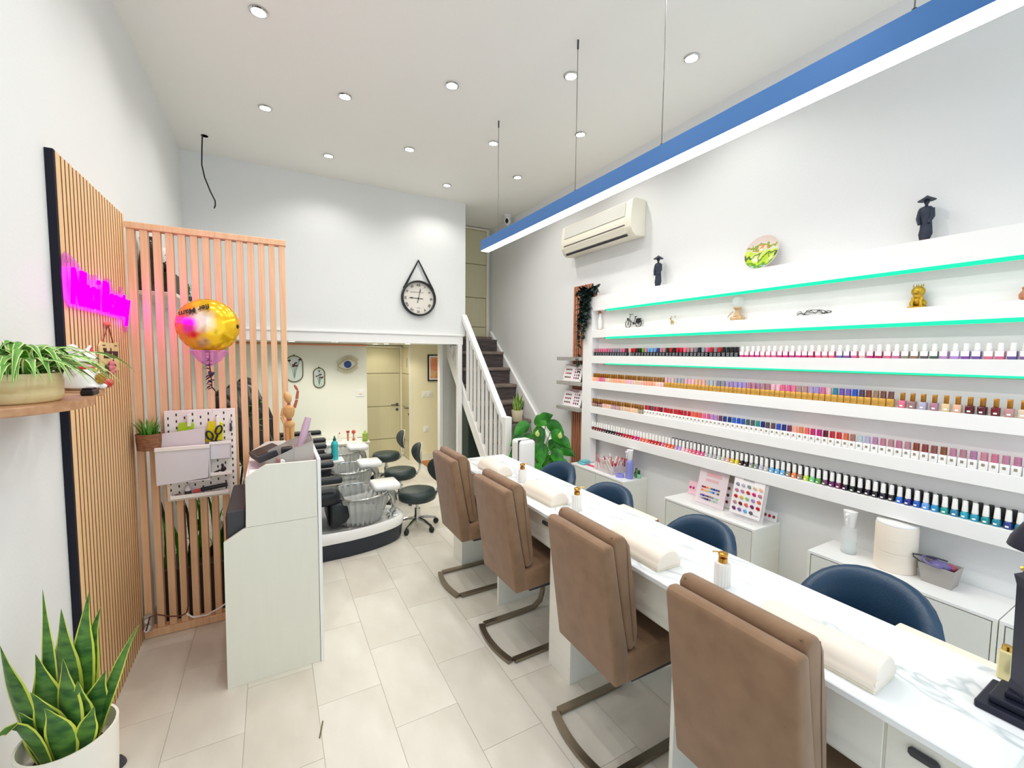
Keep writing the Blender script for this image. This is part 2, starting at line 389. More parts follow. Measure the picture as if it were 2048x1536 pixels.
# chairs ------------------------------------------------------------
def soft(b, prof, y0, y1, bev, seg=3): b.prism(prof, 'y', y0, y1, bev, seg); return b
def make_chair(label, loc):
    t = thing('dining_chair', label, 'chair', loc, 0, 'brown chairs along the manicure counter')
    L = lambda b: b
    sh = B().prism([(.02, .405), (-.062, .99), (-.045, 1.01), (-.005, 1.005), (.085, .52), (.09, .405)], 'y', -.203, .203, .014, 3)
    obj('backrest', sh, SUEDE, t, True, 50, world=False)
    obj('seat', B().prism([(.07, .405), (.52, .42), (.545, .45), (.54, .52), (.50, .54), (.07, .53)], 'y', -.208, .208, .018, 3), SUEDE, t, True, 50, world=False)
    cs = B().prism([(-.006, 1.010), (.012, 1.036), (.055, 1.030), (.088, .985), (.115, .80), (.135, .62), (.142, .56), (.11, .535), (.086, .545)], 'y', -.196, .196, .026, 4)
    cu = obj('back_cushion', cs, SUEDE, t, True, 50, world=False)
    for q in (-1, 1):
        obj('piping', B().tube([(-.0, q*.175, 1.026), (.035, q*.186, 1.031), (.062, q*.1935, 1.012), (.068, q*.1962, .97), (.085, q*.1966, .80), (.108, q*.1966, .64), (.118, q*.1955, .575)], .0022, 5), mat('dark_brown_thread', (112, 87, 65), 0.9), cu, world=False)
    sp = []
    for s in (-1, 1):
        for p in ((.02, .19, .012), (.30, .19, .012), (.40, .19, .014), (.455, .19, .05), (.475, .19, .12), (.47, .19, .30), (.455, .19, .375), (.40, .19, .40)):
            sp.append((s, p))
    for s in (-1, 1): obj('sled_runner', B().tube([(p[0], s*p[1], p[2]) for q, p in sp if q == s], (.018, .008), flat=(0, 1, 0)), STEEL, t, world=False)
    bow = [(-.012-.028*(1-(u/.19)**2)+.012, u, .012) for u in [(-.19+.38*i/10) for i in range(11)]]
    obj('cross_bar', B().tube(bow, (.018, .009), flat=(1, 0, 0)), STEEL, t, world=False)
    obj('under_frame', B().box(.12, .46, -.19, .19, .392, .406), DGRAY, t, world=False)
    return t
ch = make_chair('brown suede cantilever chair fourth from the camera, at the far end of the counter', (1.135, 2.985, 0))
dup(ch, (1.145, 2.225, 0), radians(1), 'brown suede cantilever chair third from the camera, beside the second hand cushion')
dup(ch, (1.165, 1.435, 0), radians(-1), 'brown suede cantilever chair second from the camera, beside the third hand cushion')
dup(ch, (1.165, .735, 0), radians(1), 'nearest brown suede cantilever chair, cut off by the bottom of the frame')

# blue tub stools ---------------------------------------------------
def make_stool(label, loc, rz=0):
    t = thing('tub_stool', label, 'stool', loc, rz, 'navy stools behind the counter')
    b = B(); rs = []
    n = 17; R = .235
    secs = []
    for i in range(n):
        u = -1+2*i/(n-1); a = u*radians(78)            # arc of the shell: open towards -X, back at +X
        h = .815-.17*abs(u)**2.6
        cx, cy = cos(a), sin(a)
        P = lambda r, z: Vector((cx*r*1.0, cy*r*1.05, z))
        secs.append(b.ring([P(R-.05, .50), P(R-.045, h-.05), P(R-.028, h-.008), P(R-.005, h), P(R+.018, h-.012), P(R+.024, h-.06), P(R+.005, .52), P(R-.02, .48)]))
    b.skin(secs)
    obj('tub_backrest', b, NAVY, t, True, 60, world=False)
    obj('seat', B().lathe([(.02, .47), (.20, .475), (.215, .50), (.21, .535), (.17, .55), (.01, .553)], n=24), NAVY, t, True, 60, world=False)
    obj('column', B().lathe([(.03, .06), (.03, .30), (.022, .30), (.022, .475)], n=14), CHROME, t, True, world=False)
    for k in range(5):
        a = 2*pi*k/5+.3
        obj('leg', B().tube([(.02*cos(a), .02*sin(a), .09), (.15*cos(a), .15*sin(a), .075), (.26*cos(a), .26*sin(a), .055)], [.018, .015, .011], 8), CHROME, t, True, world=False)
        obj('caster', B().ell((.26*cos(a), .26*sin(a), .026), .026, .02, .026, 10, 6), BLACK, t, True, world=False)
    return t
s0 = make_stool('navy leather tub stool farthest behind the counter, beside the leafy green plant', (2.02, 3.02, 0))
dup(s0, (1.97, 2.31, 0), radians(6), 'navy leather tub stool in front of the cabinet with brushes and spray bottle')
dup(s0, (2.00, 1.58, 0), radians(-4), 'navy leather tub stool in front of the cabinet with nail colour charts')
dup(s0, (2.10, .80, 0), radians(3), 'nearest navy leather tub stool, in front of the cabinet with grey basket')

# hand cushions -----------------------------------------------------
HC = mat('cream_leatherette', (240, 228, 214), 0.45, bump=0.05, scale=(60, 60, 60))
def make_cushion(label, loc, rz=0):
    t = thing('hand_cushion', label, 'hand cushion', loc, rz, 'hand rest cushions on the marble counter')
    pr = []
    for i in range(15):
        a = pi*i/14; pr.append((.066*cos(a), .008+.072*sin(a)**.8))
    pr = [(.068, 0.008)] + [(.072, .02)] + pr[1:-1] + [(-.072, .02), (-.068, .008)]
    obj('padding', B().prism(pr, 'y', -.165, .165, .006, 2), HC, t, True, 45, world=False)
    obj('base_board', B().box(-.067, .067, -.163, .163, 0, .009, .002), CREAM, t, world=False)
    return t
c0 = make_cushion('cream half-round hand cushion farthest along the counter, beside the farthest pump bottle', (1.49, 2.93, CZ))
dup(c0, (1.49, 2.235, CZ), radians(2), 'cream half-round hand cushion between the two far pump bottles')
dup(c0, (1.465, 1.385, CZ), radians(-2), 'cream half-round hand cushion behind the second nearest brown chair')
dup(c0, (1.46, .645, CZ), radians(1), 'nearest cream half-round hand cushion, beside the nearest brown chair')
RIB = mat('ribbed_white_ceramic', (238, 234, 228), 0.3)
def make_pump(label, loc, rz):
    t = thing('pump_bottle', label, 'pump bottle', loc, rz, 'pump bottles on the marble counter')
    b = B().lathe([(.026, 0), (.029, .003), (.029, .085), (.027, .092), (.012, .094)], n=96, flute=16, fa=.06)
    obj('bottle', b, RIB, t, True, 60, world=False)
    p = obj('pump', B().lathe([(.017, .093), (.017, .112), (.010, .113), (.006, .115), (.006, .120), (.018, .121), (.019, .131), (.014, .134), (.001, .135)], n=18), BRASS, t, True, 40, world=False)
    obj('spout', B().tube([(0, 0, .131), (.02, 0, .136), (.042, 0, .137)], .0028, 6), BRASS, p, True, world=False)
    return t
p0 = make_pump('white ribbed pump bottle with brass pump, farthest along the counter', (1.545, 2.60, CZ), radians(-60))
dup(p0, (1.545, 1.97, CZ), radians(-25), 'white ribbed pump bottle with brass pump, middle of three on the counter')
dup(p0, (1.545, 1.035, CZ), radians(150), 'nearest white ribbed pump bottle with brass pump, behind the nearest chair')

# dark lamp at the right edge --------------------------------------
DK = mat('dark_bronze', (34, 36, 54), 0.4, 0.3, var=0.3)
t = thing('table_lamp', 'dark bronze table lamp with stepped square base at the near end of the counter', 'lamp', (1.66, .265, CZ))
obj('base', B().box(1.585, 1.735, .19, .34, CZ, CZ+.02, .003).box(1.605, 1.715, .21, .32, CZ+.02, CZ+.04, .003), DK, t)
obj('column', B().prism([(1.628, .233), (1.692, .233), (1.692, .297), (1.628, .297)], 'z', CZ+.04, CZ+.055, .002).lathe([(.036, CZ+.05), (.030, CZ+.08), (.034, CZ+.33), (.040, CZ+.355), (.02, CZ+.37)], (1.66, .265, 0), 4), DK, t)
obj('collar', B().tube([(1.645, .29, CZ+.375), (1.66, .265, CZ+.395), (1.69, .25, CZ+.42)], .008, 8), GOLD, t, True)
obj('shade', B().lathe([(.075, CZ+.425), (.07, CZ+.445), (.05, CZ+.485), (.012, CZ+.50), (.001, CZ+.50)], (1.70, .255, 0), 24), DK, t, True)
obj('stem', B().tube([(1.66, .265, CZ+.36), (1.675, .262, CZ+.43), (1.69, .258, CZ+.5)], .007, 8), DK, t, True)
t = thing('cuticle_oil_bottle', 'small slim gilt edged glass bottle behind the dark lamp base', 'bottle', (1.80, .33, CZ))
obj('bottle', B().box(1.785, 1.815, .315, .345, CZ, CZ+.085, .004), mat('pale_gold_glass', (226, 214, 160), 0.15, 0.3), t)
obj('cap', B().lathe([(.011, CZ+.085), (.011, CZ+.098), (.001, CZ+.099)], (1.80, .33, 0), 12), GOLD, t, True)

# air purifier at the far end of the counter ------------------------
t = thing('air_purifier', 'white rounded air purifier with black stripe beyond the far end of the counter', 'appliance', (2.22, 3.72, 0))
obj('body', B().box(2.13, 2.31, 3.62, 3.82, 0.01, .90, .035, 3), WHITE, t, True)
obj('stripe', B().box(2.126, 2.314, 3.655, 3.675, .05, .902, .004), DGRAY, t)
obj('foot', B().box(2.15, 2.29, 3.64, 3.80, 0, .012), BLACK, t)

# ================================================================== RIGHT WALL: polish shelf unit
su = thing('polish_shelf_unit', 'white wall shelf unit with six boards and green light strips holding nail polish', 'shelf', (3.05, 1.8, .87))
SX = 2.98; SY0, SY1 = -.15, 3.75
obj('back_panel', B().box(3.07, 3.118, SY0, SY1, .87, 2.37), WHITE, su)
obj('side_panel', B().box(SX, 3.07, 3.60, SY1, .595, 2.37, .002), WHITE, su)
obj('side_panel', B().box(SX, 3.07, SY0-.02, SY0, .595, 2.37, .002), WHITE, su)
BT = [2.37, 2.022, 1.752, 1.483, 1.215, .956]; BB = [2.222, 1.940, 1.672, 1.405, 1.140, .870]
for a, d in zip(BT, BB): obj('shelf_board', B().box(SX, 3.07, SY0, 3.60, d, a, .0015), WHITE, su)
for k in range(3):
    zb = BB[k]
    obj('light_strip', B().box(SX-.004, SX+.010, SY0+.01, 3.38, zb-.016 if k < 2 else zb-.006, zb+.004, .002), GREENLED, su, label='green light strip under the board edge')
    obj('strip_channel', B().box(SX+.011, SX+.022, SY0+.01, 3.42, zb-.012, zb-.0005), GRAYP, su)
obj('strip_cable', B().tube([(3.06, 3.585, 1.14), (3.05, 3.582, 1.09), (3.06, 3.585, 1.0), (3.05, 3.588, .96)], .0025, 5).tube([(3.03, 3.595, .865), (3.035, 3.61, .84), (2.99, 3.70, .72), (3.0, 3.73, .64)], .004, 6), DGRAY, su)

# ---- polish bottles ------------------------------------------------
def pm(c, gl=0.18, me=0.0): return mat('lacquer_%02x%02x%02x' % tuple(c), c, gl, me, coat=0.3)
def mesh_of(name, b, smooth=True):
    bmesh.ops.recalc_face_normals(b.bm, faces=b.bm.faces)
    me = bpy.data.meshes.new(name); b.bm.to_mesh(me); b.bm.free()
    if smooth:
        me.shade_smooth()
        try: me.set_sharp_from_angle(angle=radians(45))
        except Exception: pass
    me.materials.append(WHITE); return me
def sq(b, hw, hd, z0, z1, bev=.002): return b.box(-hd, hd, -hw, hw, z0, z1, bev)
ME = {
 'flat_body': mesh_of('body', sq(B(), .0145, .0145, 0, .036)),
 'flat_cap': mesh_of('cap', sq(B(), .0115, .0115, .036, .074, .0015)),
 'square_body': mesh_of('body', sq(B(), .0150, .0150, 0, .040, .003)),
 'slim_cap': mesh_of('cap', sq(B(), .0085, .0085, .040, .082, .0015)),
 'box_body': mesh_of('body', sq(B(), .0160, .0160, 0, .044)),
 'round_cap': mesh_of('cap', B().lathe([(.0135, .044), (.0135, .058), (.0125, .0585), (.0125, .060), (.0135, .0605), (.0135, .074), (.0125, .0745), (.0125, .077), (.0132, .0775), (.0130, .085), (.001, .0855)], n=12)),
 'white_cap': mesh_of('cap', B().lathe([(.0125, .036), (.0115, .043), (.0100, .076), (.0085, .078), (.001, .0785)], n=12)),
 'opi_body': mesh_of('body', B().lathe([(.0145, 0), (.0165, .002), (.0165, .016), (.0155, .026), (.0120, .033), (.0095, .036)], n=14)),
 'opi_cap': mesh_of('cap', B().lathe([(.0125, .036), (.0122, .041), (.0098, .086), (.0085, .088), (.001, .0885)], n=12)),
 'front_label': mesh_of('label', B().box(-.0156, -.0146, -.0146, .0146, .014, .0395), False),
 'small_label': mesh_of('label', B().box(-.0172, -.0163, -.006, .006, .008, .016), False),
 'mark': mesh_of('mark', B().box(-.0165, -.0160, -.006, .006, .018, .032), False),
 'four_window': mesh_of('label', B().box(-.0151, -.0146, -.009, -.002, .019, .028).box(-.0151, -.0146, .002, .009, .019, .028).box(-.0151, -.0146, -.009, -.002, .006, .015).box(-.0151, -.0146, .002, .009, .006, .015), False),
 'band': mesh_of('label', B().box(-.0155, -.0150, -.0135, .0135, .010, .014).box(-.0155, -.0150, -.0135, .0135, .022, .028), False),
}
def bottle(name, label, group, y, z, x, parts):
    t = thing(name, label, 'nail polish', (x, y, z), random.uniform(-.12, .12), group)
    for pn_, me, m in parts:
        o = bpy.data.objects.new(pn_, ME[me]); C.objects.link(o); o.parent = t
        o.material_slots[0].link = 'OBJECT'; o.material_slots[0].material = m
    return t
def jit(c, a=14): return tuple(max(0, min(255, v + random.randint(-a, a)))//6*6 for v in c)
CNAME = {'red': (196, 22, 40), 'dark red': (120, 14, 32), 'pink': (226, 110, 150), 'pale pink': (240, 190, 200), 'magenta': (200, 30, 120), 'orange': (240, 130, 80), 'coral': (238, 96, 84), 'black': (26, 24, 32), 'grey': (140, 140, 150), 'silver': (190, 190, 196), 'blue': (36, 96, 190), 'navy': (24, 46, 130), 'sky blue': (110, 170, 220), 'teal': (30, 140, 150), 'turquoise': (40, 150, 190), 'green': (90, 170, 60), 'lime': (200, 220, 60), 'yellow': (226, 200, 70), 'purple': (130, 90, 170), 'lilac': (180, 150, 210), 'plum': (110, 50, 90), 'nude': (232, 190, 168), 'peach': (246, 176, 146), 'brown': (130, 66, 52), 'maroon': (90, 20, 34), 'taupe': (150, 128, 110), 'mint': (130, 210, 150), 'white': (236, 232, 226), 'pewter': (88, 84, 88), 'mauve': (190, 130, 148)}
def seq(*runs):
    out = []
    for names, n in runs:
        names = names.split(','); out += [names[i*len(names)//n] if len(names) <= n else names[i] for i in range(n)]
    return out
def row(name, look, group, y0, y1, n, z, x, cols, parts, where, gaps=()):
    for i in range(n):
        if i in gaps: continue
        y = y0+(y1-y0)*i/(n-1); cn = cols[i % len(cols)]; c = pm(jit(CNAME[cn]))
        bottle(name, look % cn + ', %s from the left %s' % (ordinal(i+1), where), group, y, z+.0002, x+random.uniform(-.003, .003), [(p, m, c if mm is None else mm) for p, m, mm in parts])
GOLDP = mat('gold_cap_lacquer', (176, 120, 46), 0.28, 0.65)
GOLDB = mat('gold_box_lacquer', (206, 158, 74), 0.4, 0.35)
WCAP = mat('white_cap', (240, 238, 234), 0.35)
BX = 3.012
row('black_polish_bottle', 'black square polish bottle with %s cap', 'black bottles on the top polish row', 3.575, 1.975, 46, BT[2], BX, seq(('mauve,pink,mauve', 9), ('grey,pink,dark red,red', 8), ('black,green,pink,sky blue,sky blue,navy', 8), ('mauve,black,red,black', 5), ('red,pink,mauve,grey', 6), ('black,grey,pink,red,grey,red', 6), ('black', 4)),
    [('body', 'flat_body', BLACK), ('label', 'four_window', mat('grey_print', (150, 152, 160), 0.6)), ('cap', 'flat_cap', None)], 'on its row', gaps=(14,))
row('white_polish_bottle', 'white capped clear polish bottle with %s base', 'white bottles on the top polish row', 1.935, .50, 38, BT[2], BX, seq(('magenta,pink,magenta,magenta,pink', 16), ('purple,pink,pale pink,magenta,pink,pink', 8), ('taupe,pewter,lilac,purple,pink,purple,magenta', 14)),
    [('body', 'square_body', None), ('label', 'front_label', PAPER), ('cap', 'white_cap', WCAP)], 'on its row')
row('gold_capped_bottle', '%s polish bottle with slim gold cap', 'gold capped bottles on the second polish row', 3.585, 2.655, 29, BT[3], BX, seq(('peach,pink,nude,peach,peach', 15), ('pale pink,nude,peach,pale pink', 14)),
    [('body', 'square_body', None), ('cap', 'slim_cap', GOLDP)], 'on the second row')
row('gold_box_bottle', 'gold square bottle with banded %s cap', 'gold boxed bottles on the second polish row', 2.62, 1.055, 47, BT[3], BX, seq(('pale pink,silver,pale pink,nude', 12), ('silver,grey,lilac,lilac,mauve', 12), ('mauve,pale pink,pink,mauve,lilac', 12), ('pink,pale pink,teal,purple,purple,blue,pewter,brown,taupe,brown,brown', 11)),
    [('body', 'box_body', GOLDB), ('cap', 'round_cap', None)], 'on the second row')
row('dark_gold_capped_bottle', '%s bottle with gold cap and white label', 'gold capped dark bottles right on the second polish row', 1.005, .48, 13, BT[3], BX, 'pink,taupe,silver,mauve,nude,nude,maroon,maroon,dark red,mauve,nude,maroon,maroon'.split(','),
    [('body', 'square_body', None), ('label', 'small_label', PAPER), ('cap', 'slim_cap', GOLDP)], 'of its kind')
row('striped_bottle', 'small striped %s bottle with gold cap', 'gold capped striped bottles on the third polish row', 3.59, 2.885, 22, BT[4], BX, seq(('brown', 2), ('maroon', 3), ('nude,mauve,nude', 12), ('nude,taupe', 5)),
    [('body', 'square_body', None), ('label', 'band', mat('cream_band', (236, 216, 190), 0.5)), ('cap', 'slim_cap', GOLDP)], 'on the third row')
row('white_box_bottle', 'white square bottle with banded %s cap', 'white boxed bottles on the third polish row', 2.845, .50, 66, BT[4], BX, seq(('red,pewter,red,red,dark red', 6), ('red', 8), ('coral,pink', 5), ('lilac,plum', 3), ('navy,blue,blue,pewter,teal', 8), ('navy,pewter,pewter,blue,navy,plum', 6), ('peach,orange,coral,magenta,magenta,dark red,red,red,coral', 9), ('taupe,silver,silver', 3), ('mauve,brown,mauve,mauve', 18)),
    [('body', 'box_body', WHITE), ('label', 'mark', mat('grey_mark', (150, 140, 120), 0.6)), ('cap', 'round_cap', None)], 'on the third row')
row('round_polish_bottle', 'round %s polish bottle with white cap', 'round bottles on the bottom polish row', 3.59, .475, 86, BT[5], BX, seq(('dark red,dark red,maroon', 6), ('black', 4), ('dark red,red,red', 7), ('magenta,coral,orange', 5), ('red,red,mauve,coral,coral', 8), ('lilac,pale pink,pink,pink,pink', 8), ('silver,silver,silver,nude,yellow,black,black', 10), ('grey,silver,sky blue,sky blue', 7), ('taupe,orange,taupe,lime,mint,green', 6), ('plum,plum,plum', 3), ('black', 7), ('blue,navy,blue,sky blue,turquoise,teal,teal,turquoise,turquoise,teal,teal,navy,teal,blue,turquoise', 15)),
    [('body', 'opi_body', None), ('label', 'small_label', PAPER), ('cap', 'opi_cap', WCAP)], 'on the bottom row')
row('black_capped_bottle', 'black capped %s polish bottle in the back rank', 'black capped bottles behind the bottom row', 2.56, .50, 56, BT[5], 3.049, ['black'],
    [('body', 'opi_body', BLACK), ('cap', 'opi_cap', BLACK)], 'of its rank')

# ---- curios on the upper board and on top ---------------------------
ZT = BT[1]
t = thing('white_figurine', 'slim white figurine with brown beads at the left end of the curio board', 'figurine', (3.03, 3.53, ZT))
obj('base', B().ell((3.03, 3.53, ZT+.005), .014, .03, .005), WOODD, t, True)
obj('body', B().lathe([(.012, ZT+.008), (.02, ZT+.04), (.024, ZT+.09), (.016, ZT+.13), (.008, ZT+.15), (.013, ZT+.165), (.001, ZT+.18)], (3.03, 3.535, 0), 12), WHITE, t, True)
for k, (dy, dz) in enumerate(((.03, .20), (.012, .185), (-.012, .178), (.026, .172), (.0, .196))): obj('bead', B().ell((3.03, 3.535+dy, ZT+dz), .010, n=8, m=6), WOODD, t, True)
obj('wire', B().tube([(3.03, 3.535, ZT+.17), (3.03, 3.54, ZT+.19), (3.03, 3.565, ZT+.2)], .002, 5).tube([(3.03, 3.535, ZT+.17), (3.03, 3.523, ZT+.178)], .002, 5), WOODD, t)
IRON = mat('dark_iron', (52, 50, 54), 0.45, 0.6)
t = thing('model_bicycle', 'dark metal miniature bicycle on the curio board', 'model bicycle', (3.04, 3.065, ZT))
def circ(cy, cz, r, x=3.04, n=20): return [(x, cy+r*cos(2*pi*i/n), cz+r*sin(2*pi*i/n)) for i in range(n)]
for cy, nm in ((3.135, 'front'), (3.0, 'rear')):
    wv = obj('wheel', B().tube(circ(cy, ZT+.040, .036), .0035, 6, closed=True), IRON, t, True)
    b = B()
    for k in range(8): b.tube([(3.04, cy, ZT+.04), (3.04, cy+.035*cos(k*pi/4), ZT+.04+.035*sin(k*pi/4))], .0008, 4)
    obj('spoke', b.ell((3.04, cy, ZT+.04), .006, n=8, m=6), IRON, wv)
obj('frame', B().tube([(3.04, 3.135, ZT+.04), (3.04, 3.115, ZT+.10), (3.04, 3.107, ZT+.125)], .003, 6).tube([(3.04, 3.115, ZT+.085), (3.04, 3.085, ZT+.055), (3.04, 3.06, ZT+.045), (3.04, 3.0, ZT+.04)], .003, 6).tube([(3.04, 3.06, ZT+.045), (3.04, 3.04, ZT+.10)], .003, 6).tube([(3.04, 3.042, ZT+.09), (3.04, 3.0, ZT+.04)], .0025, 6).ell((3.04, 3.06, ZT+.042), .008, .014, .012), IRON, t, True)
obj('handlebar', B().tube([(3.02, 3.09, ZT+.135), (3.03, 3.11, ZT+.13), (3.05, 3.11, ZT+.13), (3.06, 3.09, ZT+.135)], .0028, 6), IRON, t, True)
obj('saddle', B().ell((3.04, 3.035, ZT+.104), .008, .017, .005), IRON, t, True)
obj('rack', B().box(3.03, 3.05, 2.97, 3.02, ZT+.080, ZT+.086).ell((3.04, 3.0, ZT+.062), .006, .038, .02), IRON, t)
obj('lamp', B().ell((3.035, 3.135, ZT+.088), .010), IRON, t, True)
for k, (y, cn) in enumerate(((2.605, 'gold'), (2.565, 'white'))):
    m = GOLD if cn == 'gold' else WHITE
    t = thing('deer_figurine', 'tiny %s deer figurine on the curio board' % cn, 'figurine', (3.04, y, ZT), 0, 'pair of tiny deer figurines')
    b = B().ell((3.04, y, ZT+.03), .008, .015, .009).tube([(3.04, y+.01, ZT+.034), (3.04, y+.016, ZT+.055)], .004, 6).ell((3.04, y+.019, ZT+.058), .005, .008, .005)
    obj('body', b, m, t, True)
    for dy, dx in ((.010, .004), (.010, -.004), (-.010, .004), (-.010, -.004)): obj('leg', B().tube([(3.04+dx, y+dy, ZT+.027), (3.04+dx, y+dy, ZT)], .002, 5), m, t, True)
    obj('antler', B().tube([(3.042, y+.015, ZT+.06), (3.046, y+.008, ZT+.072), (3.046, y+.014, ZT+.08)], .0015, 5).tube([(3.038, y+.015, ZT+.06), (3.034, y+.008, ZT+.072), (3.034, y+.014, ZT+.08)], .0015, 5), WOODD, t)
t = thing('bulb_lamp', 'small clear globe on a pale wooden base on the curio board', 'lamp', (3.03, 2.0, ZT))
PW = mat('pale_turned_wood', (216, 182, 142), 0.5, rgb2=(196, 160, 120), scale=(40, 40, 8))
obj('base', B().box(3.0, 3.06, 1.955, 2.045, ZT, ZT+.032, .012, 3), PW, t, True)
obj('neck', B().lathe([(.028, ZT+.032), (.024, ZT+.05), (.014, ZT+.068), (.014, ZT+.076), (.030, ZT+.092), (.029, ZT+.097), (.001, ZT+.097)], (3.03, 2.0, 0), 18), PW, t, True)
obj('globe', B().lathe([(.018, ZT+.098), (.034, ZT+.112), (.042, ZT+.137), (.036, ZT+.165), (.02, ZT+.178), (.001, ZT+.182)], (3.03, 2.0, 0), 18), GLASS, t, True)
obj('lever', B().tube([(3.02, 2.03, ZT+.07), (3.01, 2.06, ZT+.035), (3.01, 2.065, ZT+.025)], .004, 6), PW, t, True)
b = B(); random.seed(3)
for q in range(5):
    pts = [(3.03+random.uniform(-.012, .012), 1.585-.2*i/9, ZT+.006+random.uniform(0, .034)*(1-abs(i/9-.4)*.8)) for i in range(10)]
    b.tube(pts, .0016, 5)
b.tube([(3.02, 1.585, ZT+.002), (3.03, 1.52, ZT+.004), (3.02, 1.45, ZT+.002), (3.03, 1.40, ZT+.014)], .0024, 5)
tag(obj('wire_ornament', b, IRON), 'tangled black wire ornament lying on the curio board', 'ornament')
t = thing('lion_figurine', 'golden crowned lion figurine seated on the curio board', 'figurine', (3.03, .975, ZT)); YG = .975
GB = mat('golden_brass', (200, 160, 52), 0.35, 0.8, bump=0.5, scale=(120, 120, 120))
obj('base', B().box(3.0, 3.06, YG-.034, YG+.034, ZT, ZT+.009, .002), GB, t)
obj('body', B().ell((3.03, YG, ZT+.04), .022, .024, .032).ell((3.022, YG, ZT+.062), .018, .02, .02), GB, t, True)
obj('mane', B().ell((3.024, YG, ZT+.088), .023, .030, .028, 12, 8), GB, t, True)
obj('muzzle', B().ell((3.002, YG+.003, ZT+.082), .010, .012, .010), GB, t, True)
for s in (-1, 1):
    obj('leg', B().tube([(3.018, YG+.017*s, ZT+.055), (3.008, YG+.018*s, ZT+.03), (3.008, YG+.018*s, ZT+.009)], [.009, .007, .008], 8), GB, t, True)
    obj('haunch', B().ell((3.03, YG+.024*s, ZT+.025), .018, .012, .018), GB, t, True)
for k in range(5): obj('crown_point', B().lathe([(.004, ZT+.112), (.0005, ZT+.128)], (3.022+.004*(k % 2), YG-.02+.01*k, 0), 6), GB, t)
tag(obj('brown_ornament', B().lathe([(.004, ZT), (.018, ZT+.012), (.02, ZT+.03), (.008, ZT+.05), (.012, ZT+.06), (.001, ZT+.07)], (3.03, .60, 0), 12), WOODD, smooth=True), 'small brown ornament at the right edge of the curio board', 'ornament')
ST = mat('dark_cast_metal', (48, 56, 72), 0.5, 0.2, var=0.3, scale=(30, 30, 30))
def statue(label, y, h, base_m, base_w):
    z = BT[0]; t = thing('robed_statue', label, 'statue', (3.05, y, z), 0, 'pair of statues on top of the shelf unit'); k = h/.28
    P = lambda v: v*k
    obj('base', B().box(3.05-.035, 3.05+.03, y-base_w, y+base_w, z, z+.008, .002), base_m, t)
    sec = [(.0, .02, .022), (.012, .026, .02), (.04, .034, .022), (.075, .030, .020), (.12, .027, .020), (.17, .030, .020), (.198, .033, .019), (.205, .028, .016), (.210, .012, .010)]
    b = B(); b.skin([b.ring([(3.05+P(rx)*cos(2*pi*i/16)*(1+.08*sin(i*3)), y+P(ry)*sin(2*pi*i/16)-.004*sin(zz*20), z+.008+P(zz)) for i in range(16)]) for zz, ry, rx in sec])
    obj('robe', b, ST, t, True, 50)
    obj('arm', B().tube([(3.05, y+P(.028), z+P(.20)), (3.045, y+P(.034), z+P(.15)), (3.03, y+P(.022), z+P(.11))], [P(.012), P(.012), P(.008)], 8), ST, t, True)
    obj('arm', B().tube([(3.05, y-P(.028), z+P(.20)), (3.045, y-P(.034), z+P(.15)), (3.03, y-P(.022), z+P(.11))], [P(.012), P(.012), P(.008)], 8), ST, t, True)
    obj('head', B().lathe([(P(.008), P(.212)), (P(.008), P(.224)), (P(.013), P(.232)), (P(.014), P(.246)), (P(.008), P(.256))], (3.05, y, z+.006), 12), ST, t, True)
    obj('hat', B().lathe([(P(.044), P(.247)), (P(.042), P(.250)), (P(.02), P(.264)), (P(.001), P(.278)), (P(.001), P(.276)), (P(.02), P(.259))], (3.05, y, z+.006), 18), ST, t, True)
statue('smaller dark statue in robe and conical hat, left on top of the shelf unit', 2.79, .28, MATS['cream_paint'], .042)
statue('larger dark statue in robe and conical hat, right on top of the shelf unit', .975, .24, WOODD, .032)
# decorated plate leaning on the wall
def plate_mat():
    m = mat('painted_landscape_glaze', (224, 206, 196), 0.2); nt = m.node_tree; L = nt.links.new; b = nt.nodes['Principled BSDF']
    tc = nt.nodes.new('ShaderNodeTexCoord'); sp = nt.nodes.new('ShaderNodeSeparateXYZ'); L(tc.outputs['Object'], sp.inputs[0])
    nz = nt.nodes.new('ShaderNodeTexNoise'); nz.inputs['Scale'].default_value = 26; nz.inputs['Detail'].default_value = 3; L(tc.outputs['Object'], nz.inputs['Vector'])
    ma = nt.nodes.new('ShaderNodeMath'); ma.operation = 'MULTIPLY_ADD'; ma.inputs[1].default_value = .16; L(nz.outputs['Fac'], ma.inputs[0]); L(sp.outputs['Z'], ma.inputs[2])
    cr = nt.nodes.new('ShaderNodeValToRGB'); cr.color_ramp.interpolation = 'CONSTANT'; mr = nt.nodes.new('ShaderNodeMapRange'); mr.inputs[1].default_value = -.06; mr.inputs[2].default_value = .22; L(ma.outputs[0], mr.inputs[0]); L(mr.outputs[0], cr.inputs[0])
    st = [(0, (150, 196, 196)), (.14, (96, 150, 40)), (.26, (176, 206, 40)), (.38, (70, 100, 44)), (.46, (196, 214, 60)), (.55, (206, 216, 196)), (.62, (220, 130, 70)), (.66, (128, 168, 60)), (.72, (226, 208, 198))]
    e = cr.color_ramp.elements; e[0].position = st[0][0]; e[0].color = (*lin(st[0][1]), 1); e[1].position = st[1][0]; e[1].color = (*lin(st[1][1]), 1)
    for p, c in st[2:]:
        q = e.new(p); q.color = (*lin(c), 1)
    L(cr.outputs[0], b.inputs['Base Color']); return m
t = thing('decorative_plate', 'round glazed plate painted with a green landscape leaning on top of the shelf unit', 'plate', (3.07, 1.86, BT[0]+.001))
tl = Ry(radians(-76)); pc = (3.072, 1.86, BT[0]+.122)
